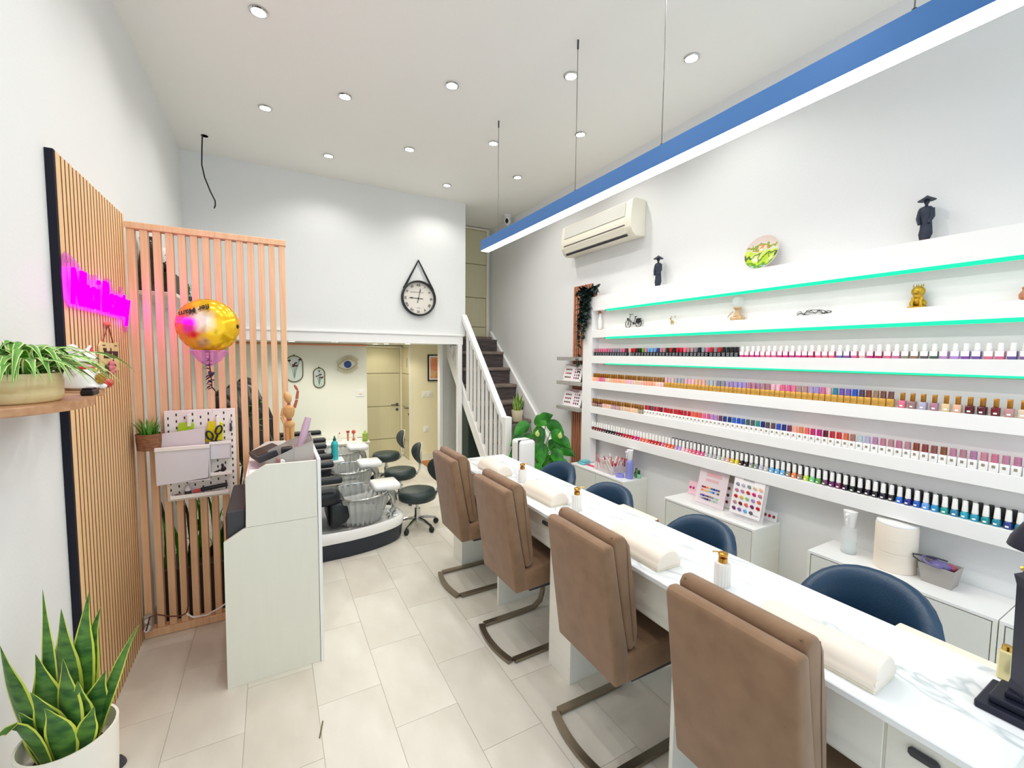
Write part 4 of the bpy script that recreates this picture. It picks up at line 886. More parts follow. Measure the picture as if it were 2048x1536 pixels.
for k in range(96):
    a = random.uniform(0, 2*pi); L_ = random.uniform(.10, .22) if k % 7 else random.uniform(.22, .27)
    if cos(a) < -.2: L_ *= .5
    bs = Vector((px_+random.uniform(-.03, .03), py_+random.uniform(-.06, .06), ZS+.072))
    d = Vector((cos(a)*.85, sin(a), 0)); rise = random.uniform(.06, .15)
    tip = bs+d*L_+Vector((0, 0, rise*.3-L_*.35*random.random())); ctl = bs+d*L_*.45+Vector((0, 0, rise*1.35))
    if tip.x < XL+.01: tip.x = XL+.015
    if ctl.x < XL+.01: ctl.x = XL+.015
    obj('leaf', B().blade(bs, tip, ctl, .0115, d.cross(Vector((0, 0, 1))), thick_edge=.3, edge_mi=1, fold=.35, shape=lambda t_: (.7+.5*sin(pi*min(1, t_*1.2)))*max(.03, 1-t_**3)), [LEAFL, LEAFW], t)
for tipv, ctl in (((-.50, 2.36, 1.66), (-.56, 2.12, 1.83)), ((-.545, 2.24, 1.612), (-.57, 2.12, 1.78))):
    obj('leaf', B().blade((px_+.02, py_+.05, ZS+.075), tipv, ctl, .010, (1, 0, .2), thick_edge=.3, edge_mi=1, fold=.3, n=10), [LEAFL, LEAFW], t)
tag(obj('black_box', B().box(-.57, -.535, 1.98, 2.04, ZS, ZS+.020, .004).box(-.567, -.54, 1.985, 2.035, ZS+.02, ZS+.026, .002), BLACK), 'small black case lying at the tip of the oak shelf', 'case')
# lucky cat
ZK = 1.6005; t = thing('lucky_cat', 'white ceramic lucky cat with red ornaments and raised paw on the small oak shelf', 'figurine', (-.640, 2.262, ZK), -.45); kx, ky = -.640, 2.262
CER = mat('white_ceramic', (244, 240, 236), 0.2, coat=.4); REDC = mat('red_ceramic', (206, 36, 44), 0.25, coat=.4)
obj('body', B().lathe([(.05, 0), (.066, .012), (.068, .05), (.055, .09), (.034, .11)], (kx, ky, ZK), 22), CER, t, True)
hd = obj('head', B().ell((kx, ky, ZK+.135), .05, .058, .046), CER, t, True)
for s in (-1, 1):
    obj('ear', B().lathe([(.02, 0), (.002, .036)], (kx, ky+.036*s, ZK+.165), 10, tilt=Rx(-.25*s)), CER, hd, True)
    obj('inner_ear', B().lathe([(.012, 0), (.001, .024)], (kx+.010, ky+.036*s, ZK+.169), 8, tilt=Rx(-.25*s)), REDC, hd, True)
    obj('eye', B().tube([(kx+.046, ky+.014*s, ZK+.138), (kx+.048, ky+.022*s, ZK+.143), (kx+.044, ky+.030*s, ZK+.138)], .002, 5), INK, hd)
obj('nose', B().ell((kx+.05, ky, ZK+.128), .004, .005, .004, 8, 6), REDC, hd, True)
obj('raised_paw', B().tube([(kx+.01, ky-.055, ZK+.08), (kx+.02, ky-.074, ZK+.12), (kx+.025, ky-.072, ZK+.175)], [.020, .017, .020], 10).ell((kx+.028, ky-.072, ZK+.182), .02, .02, .02, 10, 8), CER, t, True)
obj('collar', B().tube([(kx+.05*cos(2*pi*i/18), ky+.05*sin(2*pi*i/18), ZK+.098) for i in range(18)], .007, 6, closed=True), REDC, t, True)
obj('bell', B().ell((kx+.055, ky, ZK+.088), .012, n=10, m=8), GOLD, t, True)
obj('coin', B().lathe([(.024, -.004), (.026, 0), (.024, .004)], (kx+.068, ky+.01, ZK+.05), 16, tilt=Ry(pi/2)), GOLD, t, True)
obj('red_cushion', B().ell((kx+.048, ky+.055, ZK+.026), .030, .034, .024), REDC, t, True)
for s in (-1, 1): obj('foot', B().ell((kx+.055, ky+.026*s, ZK+.014), .024, .018, .014, 10, 8), CER, t, True)
t.scale = (.86, .86, .86)
# wicker planter on the screen
t = thing('wall_planter', 'green grassy plant in a brown woven pot hung on the left of the slat screen', 'plant', (-.637, 3.2, 1.17)); gx, gy = -.637, 3.205
obj('pot', B().lathe([(.030, 1.172), (.055, 1.178), (.060, 1.23), (.061, 1.272), (.056, 1.272), (.054, 1.25)], (gx, gy, 0), 22), TERRA, t, True, 60)
obj('hanger', B().tube([(gx, gy+.055, 1.26), (gx, 3.275, 1.27), (gx, 3.275, 1.24)], .004, 6), BLACK, t)
random.seed(5)
for k in range(70):
    a = random.uniform(0, 2*pi); r_ = random.uniform(.0, .04); L_ = random.uniform(.05, .12); sp_ = random.uniform(.2, 1)
    bs = Vector((gx+r_*cos(a), gy+r_*sin(a), 1.25)); tip = bs+Vector((cos(a)*.075*sp_, sin(a)*.045*sp_, L_)); ctl = bs+Vector((cos(a)*.02*sp_, sin(a)*.02*sp_, L_*.7))
    obj('blade', B().blade(bs, tip, ctl, .0045, (sin(a), -cos(a), 0), n=3), LEAFL if k % 3 else LEAFP, t)
# pegboard -------------------------------------------------------------
PB = mat('white_pegboard', (240, 234, 226), 0.5); YP = 3.255
t = thing('pegboard', 'white pegboard with dark slots hung on the slat screen', 'pegboard', (-.39, YP, 1.12)); x0, x1, z0, z1 = -.572, -.212, .838, 1.395
obj('board', B().box(x0, x1, YP-.006, YP+.006, z0, z1, .004, 2), PB, t)
slot = mesh_of('peg_slot', B().box(-.0035, .0035, -.0005, .0005, -.008, .008), False); SLOTM = mat('slot_shadow', (70, 52, 46), 0.9)
n_ = 0
for i in range(9):
    for j in range(26):
        if (i+j) % 2: continue
        o = bpy.data.objects.new('peg_slot', slot); C.objects.link(o); o.parent = t; o.material_slots[0].link = 'OBJECT'; o.material_slots[0].material = SLOTM
        o.location = Vector((x0+.020+.04*i, YP-.0066, z0+.030+.020*j))-Vector(ABS[t.name])
for x in (x0+.03, x1-.03):
    for z in (z0+.03, z1-.03): obj('spacer', B().lathe([(.008, 0), (.008, .018)], (x, YP+.024, z), 8, tilt=Rx(pi/2)), GRAYP, t)
FRO = mat('frosted_plastic', (236, 232, 234), 0.3, alpha=.75)
t2 = thing('file_holder', 'large frosted white bin with papers hung at the left of the pegboard', 'holder', (-.485, 3.19, 1.0))
obj('bin', B().prism([(-.603, .965), (-.355, .985), (-.345, 1.185), (-.605, 1.17)], 'y', 3.165, 3.17).prism([(3.17, .97), (3.244, .97), (3.244, 1.19), (3.165, 1.175)], 'x', -.606, -.602).prism([(3.17, .985), (3.244, .985), (3.244, 1.19), (3.165, 1.18)], 'x', -.350, -.345).box(-.603, -.348, 3.168, 3.244, .968, .974), FRO, t2)
obj('rim', B().box(-.608, -.342, 3.158, 3.166, 1.165, 1.19, .003), PB, t2)
obj('papers', B().prism([(-.605, 1.02), (-.37, 1.02), (-.37, 1.285), (-.608, 1.262)], 'y', 3.205, 3.212), mat('pale_grey_folder', (222, 212, 212), 0.6), t2)
obj('papers', B().box(-.42, -.385, 3.176, 3.186, 1.0, 1.17, .004), mat('lilac_paper', (170, 170, 206), 0.6), t2)
for nm_, x, z, w_, h_, c, lb in (('green_cloth', -.47, 1.285, .045, .05, (176, 214, 40), 'bright green cloth clipped to the pegboard behind the bin'), ('yellow_cloth', -.325, 1.265, .048, .075, (238, 220, 30), 'bright yellow cloth clipped to the pegboard above the scissors')):
    tt = thing(nm_, lb, 'cloth', (x, 3.24, z))
    obj('fabric', B().prism([(x-w_, z-h_), (x+w_*.9, z-h_*.9), (x+w_, z+h_*.55), (x+w_*.3, z+h_*.75), (x-w_*.6, z+h_*.7)], 'y', 3.232, 3.243, .003), mat(nm_, c, .9, var=.12, scale=(200, 200, 200), bump=.4), tt)
    obj('clip', B().box(x+.012, x+.030, 3.224, 3.247, z+.01, z+.085, .003), PB, tt)
t2 = thing('scissors', 'black handled scissors standing in the small pegboard cup', 'scissors', (-.315, 3.215, 1.2))
for s, q in ((-1, .0), (1, .03)):
    c_ = Vector((-.322+.024*s, 3.215, 1.235+q)); obj('handle', B().tube([c_+Vector((.016*cos(2*pi*i/16)+.006*s*sin(2*pi*i/16), 0, .026*sin(2*pi*i/16))) for i in range(16)], .0055, 6, closed=True).tube([c_+Vector((-.006*s, 0, -.026)), (-.318-.003*s, 3.215, 1.185)], .006, 6), BLACK, t2, True)
obj('blades', B().box(-.326, -.310, 3.213, 3.217, 1.09, 1.19), CHROME, t2)
def peg_cup(name, label, xa, xb, za, zb, y=3.20, m=FRO, rim=True):
    tt = thing(name, label, 'holder', ((xa+xb)/2, y, za))
    obj('cup', B().box(xa, xb, y, y+.003, za, zb).box(xa, xa+.003, y, 3.246, za, zb).box(xb-.003, xb, y, 3.246, za, zb).box(xa, xb, y, 3.246, za, za+.003), m, tt)
    if rim: obj('rim', B().box(xa-.004, xb+.004, y-.005, y+.004, zb-.012, zb+.006, .002), PB, tt)
    return tt
tt = peg_cup('small_pegboard_cup', 'small clear cup holding scissors at the right of the pegboard', -.345, -.238, 1.085, 1.19); obj('printed_card', B().box(-.33, -.255, 3.206, 3.209, 1.095, 1.165), mat('grey_printed_card', (176, 166, 164), 0.6), tt)
tt = thing('pegboard_ledge', 'small white ledge with dark clips at the right of the pegboard', 'holder', (-.29, 3.22, .98)); obj('ledge', B().box(-.345, -.238, 3.19, 3.248, .985, .99).box(-.345, -.238, 3.188, 3.192, .985, 1.005, .001), PB, tt)
obj('clip', B().tube([(-.33, 3.21, 1.0), (-.30, 3.21, 1.012), (-.275, 3.21, 1.0)], .006, 6).ell((-.28, 3.212, 1.02), .014, .01, .016).ell((-.285, 3.212, 1.042), .008, .008, .01), BLACK, tt, True)
tt = thing('pegboard_tray', 'long white tray along the bottom of the pegboard', 'tray', (-.40, 3.21, .865)); obj('tray', B().box(-.545, -.255, 3.18, 3.248, .868, .873).box(-.545, -.255, 3.178, 3.182, .868, .89, .001).box(-.547, -.543, 3.18, 3.248, .868, .893), PB, tt)
tt = thing('torch', 'black marker-like tool with red tip lying on the pegboard tray', 'tool', (-.35, 3.212, .885)); obj('body', B().tube([(-.40, 3.215, .90), (-.262, 3.215, .915)], .013, 10), BLACK, tt, True); obj('tip', B().tube([(-.44, 3.215, .895), (-.40, 3.215, .90)], .010, 10), pm((210, 70, 80)), tt, True)
tt = thing('small_jar', 'small clear bottle with white label at the left of the pegboard tray', 'bottle', (-.465, 3.215, .873)); obj('body', B().lathe([(.016, .8735), (.017, .878), (.017, .915), (.011, .925), (.011, .936), (.001, .937)], (-.465, 3.215, 0), 14), FRO, tt, True); obj('label', B().lathe([(.0175, .88), (.0175, .905)], (-.465, 3.215, 0), 14, cap=False), DGRAY, tt)
tt = thing('nail_clipper', 'tiny dark clipper at the left end of the pegboard tray', 'tool', (-.52, 3.215, .875)); obj('clipper_body', B().box(-.535, -.495, 3.208, 3.222, .8735, .884, .003).tube([(-.53, 3.215, .886), (-.50, 3.215, .892)], .003, 5), mat('mauve_metal', (150, 110, 120), .4, .6), tt)
tt = thing('hook_keys', 'keys hanging on a hook at the right edge of the pegboard', 'keys', (-.235, 3.24, 1.29)); obj('hook', B().tube([(-.235, 3.248, 1.33), (-.235, 3.235, 1.33), (-.235, 3.235, 1.30)], .0025, 5), GRAYP, tt); obj('key', B().box(-.242, -.230, 3.233, 3.237, 1.255, 1.302, .001).ell((-.236, 3.235, 1.26), .008, .004, .012), DGRAY, tt)
# balloon -----------------------------------------------------------------
def balloon_mat():
    m = mat('printed_foil', (244, 190, 40), 0.16, 0.55); nt = m.node_tree; L = nt.links.new; b = nt.nodes['Principled BSDF']
    tc = nt.nodes.new('ShaderNodeTexCoord')
    def blob(center, rad, soft, col, prev, warp=.03):
        nz = nt.nodes.new('ShaderNodeTexNoise'); nz.inputs['Scale'].default_value = 22; L(tc.outputs['Object'], nz.inputs['Vector'])
        mx = nt.nodes.new('ShaderNodeVectorMath'); mx.operation = 'MULTIPLY_ADD'; mx.inputs[1].default_value = (warp,)*3; L(nz.outputs['Color'], mx.inputs[0]); L(tc.outputs['Object'], mx.inputs[2])
        ds = nt.nodes.new('ShaderNodeVectorMath'); ds.operation = 'DISTANCE'; ds.inputs[1].default_value = center; L(mx.outputs[0], ds.inputs[0])
        mr = nt.nodes.new('ShaderNodeMapRange'); mr.inputs[1].default_value = rad; mr.inputs[2].default_value = rad+soft; mr.inputs[3].default_value = 1; mr.inputs[4].default_value = 0; L(ds.outputs['Value'], mr.inputs[0])
        mi = nt.nodes.new('ShaderNodeMix'); mi.data_type = 'RGBA'; L(mr.outputs[0], mi.inputs[0]); mi.inputs[7].default_value = (*lin(col), 1)
        if prev is None: mi.inputs[6].default_value = (*lin((246, 196, 36)), 1)
        else: L(prev, mi.inputs[6])
        return mi.outputs[2]
    o = blob((-.10, -.05, .02), .06, .08, (240, 150, 80), None)
    o = blob((-.02, -.10, .045), .05, .05, (250, 236, 214), o)
    o = blob((-.075, -.07, .01), .03, .03, (230, 60, 190), o)
    o = blob((-.06, -.07, -.04), .035, .02, (222, 50, 60), o, .05)
    o = blob((.0, -.07, -.09), .04, .02, (206, 160, 110), o, .05)
    o = blob((.055, -.08, -.01), .022, .012, (110, 130, 50), o, .05)
    o = blob((.148, -.02, .0), .012, .004, (40, 32, 34), o, .0)
    o = blob((.09, -.06, -.09), .02, .015, (120, 110, 40), o, .05)
    L(o, b.inputs['Base Color']); return m
bc = Vector((-.312, 3.02, 1.90))
t = thing('foil_balloon', 'round yellow and pink printed foil balloon floating in front of the slat screen', 'balloon', bc)
b = B(); rs = []
for i in range(13):
    a = -pi/2+pi*i/12; r_ = cos(a); y_ = sin(a)
    rs.append(b.ring([(.150*r_*cos(2*pi*k/48)*(1+.010*cos(24*2*pi*k/48)*r_**6), .078*y_, .150*r_*sin(2*pi*k/48)*(1+.010*cos(24*2*pi*k/48)*r_**6)) for k in range(48)]))
b.skin(rs); o = obj('foil', b, balloon_mat(), t, True, 80, world=False)
fr = frame((-.38, 2.952, 1.985), (-1, 0, -.55), (0, -.35, -1))
text('lettering', 'fier Mam', .05, INK, t, frame((-.365, 2.951, 1.982), (-1, .05, -.38), (.38, -.75, -1)), .0006, width=.15, shear=.2, offset=.001)
obj('seam', B().tube([(bc.x+.152*cos(2*pi*k/40), bc.y, bc.z+.152*sin(2*pi*k/40)) for k in range(40)], .0016, 5, closed=True), MATS['printed_foil'], t)
TU = mat('pink_tulle', (226, 130, 216), 0.6, alpha=.4)
obj('tulle_ruffle', B().lathe([(.012, 1.67), (.05, 1.70), (.085, 1.755), (.082, 1.76)], (bc.x, bc.y, 0), 36, flute=9, fa=.12, cap=False), TU, t, True)
obj('stick', B().tube([(bc.x, bc.y, 1.76), (bc.x-.005, 3.08, 1.62), (bc.x-.015, 3.232, 1.30)], .0025, 6), ACRY, t, True)
ivy(t, [[(bc.x+.002, bc.y-.01, 1.755), (bc.x, bc.y-.01, 1.68), (bc.x+.006, bc.y-.01, 1.60), (bc.x+.008, bc.y-.01, 1.54)]], mat('dark_plum_ribbon', (54, 44, 66), .6), .034, 34, 8, 'ribbon_leaf')

# socket and cables on the floor side of the screen
t = thing('power_socket', 'white power socket block at the foot of the slat screen by the oak panel', 'socket', (-.69, 3.26, .06))
obj('housing', B().box(-.712, -.672, 3.245, 3.268, .055, .155, .004), GRAYP, t); obj('socket_face', B().lathe([(.014, 0), (.014, .004)], (-.692, 3.244, .125), 14, tilt=Rx(pi/2)), WHITE, t); obj('plug', B().lathe([(.015, 0), (.013, .03)], (-.692, 3.244, .085), 12, tilt=Rx(pi/2)), WHITE, t, True)
tag(obj('brown_cable', B().tube([(-.692, 3.21, .085), (-.67, 3.20, .17), (-.64, 3.22, .165), (-.58, 3.23, .13), (-.53, 3.235, .115), (-.50, 3.235, .125), (-.49, 3.235, .17), (-.492, 3.262, .30), (-.492, 3.264, .80)], .0045, 6), mat('brown_cable_sheath', (104, 58, 44), .6), smooth=True), 'brown cable running from the socket up behind the pegboard', 'cable')
tag(obj('white_cable', B().tube([(-.50, 3.232, .125), (-.47, 3.225, .095), (-.40, 3.22, .09), (-.33, 3.215, .12), (-.25, 3.20, .17), (-.16, 3.19, .22)], .005, 6), WHITE, smooth=True), 'white cable looping along the foot of the slat screen behind the desk', 'cable')

# potted snake plant, front left -------------------------------------------------
def snake_plant(label, x, y, z, r, h, pot_m, leaves, lw, pot_h, seed, tall):
    t = thing('snake_plant', label, 'plant', (x, y, z))
    obj('pot', B().lathe([(r*.70, 0), (r*.78, .006), (r*.97, pot_h*.8), (r, pot_h), (r*.94, pot_h), (r*.92, pot_h*.88)], (x, y, z), 40), pot_m, t, True, 60)
    obj('soil', B().lathe([(r*.925, pot_h*.86), (r*.5, pot_h*.9), (.001, pot_h*.89)], (x, y, z), 24), SOIL, t, True)
    for a, r0, u, v, ww, bend, dp in leaves:
        bs = Vector((x+r0*cos(a), y+r0*sin(a), z+pot_h*.88)); tip = Vector((x, y, z+pot_h))+rt*u+fw*dp+Vector((0, 0, v))
        hz = tip-bs; ctl = bs+Vector((hz.x*bend, hz.y*bend, max(hz.z, .1)*.62+(.12 if v < .06 else 0)))
        obj('leaf', B().blade(bs, tip, ctl, ww, rt+fw*random.uniform(-.35, .35), thick_edge=.2, edge_mi=1, fold=.22, n=10), [LEAFS, LEAFY], t, True)
    return t
snake_plant('large snake plant with yellow edged leaves in a white pot at the lower left', -.570, 1.74, 0, .115, .4, POTW, [
    (.8, .03, .058, .43, .034, .1, .03), (2.0, .03, -.02, .38, .055, .05, .02), (2.6, .05, -.095, .43, .020, .12, .04), (3.3, .06, -.165, .29, .050, .85, -.02), (.2, .05, .235, .35, .020, .45, .0), (0, .04, .125, .20, .036, .35, .0), (5.4, .05, .125, .12, .028, .5, -.04),
    (4.2, .06, -.155, .03, .034, .5, -.05), (5.0, .03, .03, .26, .048, .1, -.03), (4.4, .04, -.05, .17, .050, .3, -.05), (1.0, .04, .072, .37, .032, .1, .05), (3.0, .04, -.085, .25, .046, .2, .0), (4.8, .05, .0, .13, .040, .1, -.06), (5.6, .04, .07, .19, .040, .2, -.03), (3.6, .05, -.10, .10, .036, .4, -.04), (1.6, .05, -.05, .28, .034, .0, .05)], .035, .585, 3, .6)
tag(obj('door_stop', B().lathe([(.035, 0), (.032, .012), (.022, .03), (.001, .034)], (-.615, 2.30, 0), 18), DGRAY, smooth=True), 'dark grey domed door stop on the floor behind the white pot', 'door stop')
tag(obj('twig', B().tube([(.150, 2.03, .004), (.158, 2.06, .006), (.172, 2.12, .004)], .003, 5), mat('olive_twig', (110, 100, 50), .8)), 'tiny dry twig lying on the tile floor', 'twig')

# ================================================================== PLANTS at right
snake_plant('small snake plant in a cream pot standing on the staircase', 2.80, 4.86, .882, .078, .3, mat('cream_pot', (232, 218, 186), .4), [
    (.5, .02, .0, .26, .020, .1, 0), (2, .02, .025, .19, .018, .1, .02), (3, .03, -.07, .12, .018, .2, 0), (4, .03, -.03, .17, .018, .2, -.02), (5, .03, .09, .13, .018, .4, 0), (.1, .03, .07, .21, .018, .2, 0), (1, .03, .05, .15, .018, .1, 0), (3.5, .03, -.06, .18, .016, .1, 0), (2.6, .02, -.015, .21, .018, .1, 0), (4.6, .02, .02, .12, .018, .2, -.02)], .02, .15, 4, .3)
t = thing('peace_lily', 'large leafy bright green peace lily on the floor between the stairs and the shelf unit', 'plant', (2.60, 4.03, 0)); lx, ly = 2.60, 4.03
obj('pot', B().lathe([(.12, 0), (.15, .01), (.17, .32), (.16, .32), (.155, .27)], (lx, ly, 0), 28), TERRA, t, True, 60)
obj('soil', B().lathe([(.155, .27), (.001, .285)], (lx, ly, 0), 20), SOIL, t)
random.seed(14)
def lily(u, v, L_, droop, face, wd=.36):
    c0 = Vector((lx, ly, .28)); p = Vector((lx, ly, 0))+rt*u+Vector((0, 0, v))+fw*random.uniform(-.08, .05)
    obj('stem', B().tube([c0+Vector((random.uniform(-.03, .03), random.uniform(-.03, .03), 0)), (c0+p)/2+Vector((0, 0, .12)), p], .005, 5), mat('lily_stem', (70, 130, 40), .5), t, True)
    d = (rt*face[0]+Vector((0, 0, face[1]))-fw*.25).normalized()
    tip = p+d*L_+Vector((0, 0, -droop)); ctl = p+d*L_*.5+Vector((0, 0, droop*.35))
    sd = d.cross(-fw).normalized()
    obj('leaf', B().blade(p, tip, ctl, L_*wd, sd, thick_edge=.5, fold=.22, n=9, shape=lambda q: max(.03, sin(pi*min(1, q**.75*1.0)))), LEAFP, t, True)
for a in ((-.10, .98, .20, .08, (-.9, -.3)), (-.02, .95, .20, .05, (.35, -.9)), (.0, 1.02, .18, .0, (.75, .35)), (.08, .97, .21, .06, (.95, -.1)), (-.13, .72, .22, .06, (-.9, -.25)), (-.10, .70, .23, .06, (-.55, -.75)), (.03, .78, .24, .04, (.0, -1)), (.12, .80, .22, .05, (.75, -.7)), (.17, .72, .20, .05, (.4, -.9)), (.13, .90, .2, .07, (.9, -.45)), (-.05, .60, .22, .04, (-.7, -.7)), (.1, .62, .22, .04, (.5, -.85)), (-.2, .62, .2, .04, (-.8, -.5)), (.22, .84, .16, .03, (.8, -.5)), (0, .55, .2, .04, (-.2, -1)), (-.02, 1.08, .17, -.02, (.55, -.75), .5), (-.06, .86, .2, .06, (-.6, -.7)), (.2, .6, .2, .05, (.7, -.7)), (-.15, .55, .2, .04, (-.7, -.6)), (.05, .66, .2, .04, (.2, -1)), (.15, .5, .2, .04, (.6, -.8)), (-.08, .45, .2, .04, (-.5, -.8)), (.05, .42, .2, .04, (.1, -1)), (.24, .72, .17, .03, (.9, -.3)), (-.16, .85, .17, .05, (-.9, -.3))): lily(*a)
for u, v in ((-.01, .86), (.24, .84)): obj('flower', B().blade(Vector((lx, ly, v))+rt*u-fw*.1, Vector((lx, ly, v+.075))+rt*u-fw*.1, Vector((lx, ly, v+.04))+rt*(u-.02)-fw*.12, .025, rt, n=5), mat('pale_green_flower', (206, 224, 130), .5), t, True)
t = thing('storage_box', 'dark green storage box with a blue label in the space under the stairs', 'box', (2.5, 5.62, 0))
obj('box', B().box(2.36, 2.62, 5.45, 5.85, 0, 1.05, .01), mat('dark_green_box', (44, 60, 54), .6), t); obj('label', B().box(2.37, 2.44, 5.444, 5.451, .86, .98), mat('blue_label', (70, 104, 176), .5), t)

# ================================================================== RECEPTION DESK
t = thing('reception_desk', 'white reception desk with stepped side panel and raised ledge, seen from its side', 'desk', (0, 2.9, 0))
side = [(-.24, 0), (.204, 0), (.204, 1.16), (-.041, 1.163), (-.131, 1.108), (-.136, .84), (-.15, .836), (-.235, .783)]
MEL2 = mat('desk_melamine', (230, 228, 214), 0.45, var=.02, scale=(30, 30, 3))
obj('side_panel', B().prism(side, 'y', 2.566, 2.584, .001, 1), MEL2, t); obj('side_panel', B().prism(side, 'y', 3.228, 3.246, .001, 1), MEL2, t)
obj('front_panel', B().box(.206, .224, 2.560, 3.25, 0, 1.168, .001), WHITE, t)
obj('panel_joint', B().box(-.136, .200, 2.5655, 2.5665, .843, .8445), GROOVE, t)
obj('ledge', B().box(-.125, .204, 2.586, 3.226, 1.07, 1.088), WHITE, t); obj('ledge_back', B().box(-.135, -.12, 2.586, 3.226, .78, 1.09), WHITE, t); obj('work_surface', B().box(-.225, .204, 2.586, 3.226, .70, .72), WHITE, t)
t = thing('cash_drawer', 'dark grey box-shaped cash drawer on the lower desk surface', 'cash drawer', (-.18, 2.85, .7205))
obj('body', B().box(-.224, -.14, 2.60, 3.12, .7205, .93, .006), DGRAY, t); obj('drawer_front', B().box(-.228, -.222, 2.62, 3.10, .75, .90, .003), BLACK, t)
MESHG = mat('grey_wire_mesh', (206, 200, 192), .6, alpha=.6)
ZD = 1.088
t = thing('mesh_organizer', 'grey mesh desk organiser with slanted sides on the reception desk', 'organiser', (.10, 2.72, ZD))
obj('mesh_side', B().prism([(-.03, ZD), (.195, ZD), (.195, ZD+.165), (.10, ZD+.135), (-.03, ZD+.075)], 'y', 2.640, 2.644), MESHG, t); obj('mesh_side', B().prism([(-.03, ZD), (.195, ZD), (.195, ZD+.19), (.10, ZD+.16), (-.03, ZD+.10)], 'y', 2.80, 2.804), MESHG, t)
obj('mesh_divider', B().box(.190, .194, 2.644, 2.80, ZD, ZD+.18), MESHG, t); obj('mesh_divider', B().box(.095, .098, 2.644, 2.80, ZD, ZD+.13), MESHG, t); obj('mesh_base', B().box(-.03, .195, 2.64, 2.804, ZD, ZD+.004), MESHG, t)
obj('rim', B().tube([(-.03, 2.642, ZD+.075), (.10, 2.642, ZD+.135), (.195, 2.642, ZD+.165)], .003, 6).tube([(-.03, 2.802, ZD+.10), (.10, 2.802, ZD+.16), (.195, 2.802, ZD+.19)], .003, 6).tube([(.097, 2.642, ZD), (.097, 2.642, ZD+.135)], .003, 6), GRAYP, t)
tag(obj('lilac_tube', B().tube([(.105, 2.74, ZD+.006), (.135, 2.75, ZD+.12), (.165, 2.76, ZD+.235), (.18, 2.765, ZD+.285)], [.017, .019, .020, .017], 14), mat('lilac_plastic', (206, 176, 196), .4), smooth=True), 'pale lilac tube leaning out of the mesh organiser', 'tube')
tag(obj('black_cube', B().box(.035, .09, 2.69, 2.75, ZD+.004, ZD+.13, .008, 2), BLACK), 'black box standing inside the mesh organiser', 'box')
t = thing('card_terminal', 'black payment keypad lying tilted at the back of the reception desk', 'terminal', (-.05, 2.9, ZD))
R_ = Matrix.Translation((-.04, 2.92, ZD+.068)) @ Matrix.Rotation(radians(-18), 4, 'Y') @ Matrix.Rotation(radians(12), 4, 'Z')
b = B().box(-.07, .07, -.13, .13, -.02, .02, .006, 2); bmesh.ops.transform(b.bm, matrix=R_, verts=b.bm.verts); obj('body', b, DGRAY, t)
b = B().box(-.055, .0, -.11, .11, .019, .022); bmesh.ops.transform(b.bm, matrix=R_, verts=b.bm.verts); obj('screen', b, BLACK, t)
t = thing('price_gun', 'pink and brown labelling gun lying in front of the mesh organiser', 'label gun', (.02, 2.66, ZD)); obj('body', B().box(-.005, .04, 2.605, 2.635, ZD, ZD+.045, .006, 2).box(.01, .03, 2.605, 2.63, ZD+.04, ZD+.095, .005, 2), mat('dusty_brown_plastic', (156, 112, 104), .5), t); obj('label_roll', B().lathe([(.018, -.012), (.018, .012)], (.035, 2.62, ZD+.065), 14, tilt=Rx(pi/2)), PAPER, t, True)
t = thing('paper_tray', 'stack of white papers on the lower end of the reception desk', 'papers', (-.09, 2.70, ZD))
for k in range(4): obj('sheet', B().box(-.12, -.02, 2.60+.01*k, 2.78-.006*k, ZD+.003*k, ZD+.003*k+.0025, rot=None), PAPER, t)
tag(obj('dark_phone', B().box(-.085, -.035, 2.60, 2.72, ZD+.0125, ZD+.022, .004), BLACK), 'black phone lying on the papers at the edge of the desk', 'phone')
# wooden mannequin
t = thing('wooden_mannequin', 'jointed wooden artist mannequin with one raised arm standing on the reception desk', 'figurine', (.085, 3.0, ZD)); mx, my = .088, 3.0
MW = mat('light_maple', (226, 178, 116), .45, rgb2=(206, 156, 96), scale=(30, 30, 6)); RW = mat('reddish_maple', (176, 96, 70), .5)
obj('stand', B().lathe([(.045, 0), (.045, .012), (.01, .015)], (mx, my, ZD), 20).tube([(mx+.02, my+.01, ZD+.012), (mx+.02, my+.01, ZD+.20)], .002, 5), MW, t, True)
for s in (-1, 1):
    obj('leg', B().tube([(mx+.012*s, my, ZD+.20), (mx+.012*s, my-.004, ZD+.115)], [.017, .012], 10).tube([(mx+.012*s, my-.004, ZD+.110), (mx+.012*s, my, ZD+.028)], [.013, .008], 10).ell((mx+.012*s, my-.012, ZD+.02), .009, .02, .008, 10, 6), MW, t, True)
obj('hips', B().ell((mx, my, ZD+.215), .032, .022, .030), MW, t, True); obj('waist', B().ell((mx, my, ZD+.25), .015), RW, t, True)
obj('chest', B().lathe([(.014, .255), (.026, .27), (.033, .30), (.030, .325), (.012, .338)], (mx, my, ZD), 16), MW, t, True); obj('neck', B().lathe([(.009, .336), (.009, .352)], (mx, my, ZD), 10), RW, t, True)
obj('head', B().ell((mx-.006, my, ZD+.385), .022, .026, .036, rot=Ry(-.25)), MW, t, True)
obj('raised_arm', B().tube([(mx+.03, my, ZD+.32), (mx+.045, my, ZD+.37)], [.009, .008], 8).tube([(mx+.045, my, ZD+.375), (mx+.052, my, ZD+.425)], [.009, .007], 8).ell((mx+.042, my, ZD+.445), .008, .006, .022, 8, 6, rot=Ry(-.5)), RW, t, True)
obj('lowered_arm', B().tube([(mx-.03, my, ZD+.32), (mx-.042, my, ZD+.27)], [.009, .008], 8).tube([(mx-.042, my, ZD+.265), (mx-.03, my-.01, ZD+.225)], [.009, .006], 8), MW, t, True)

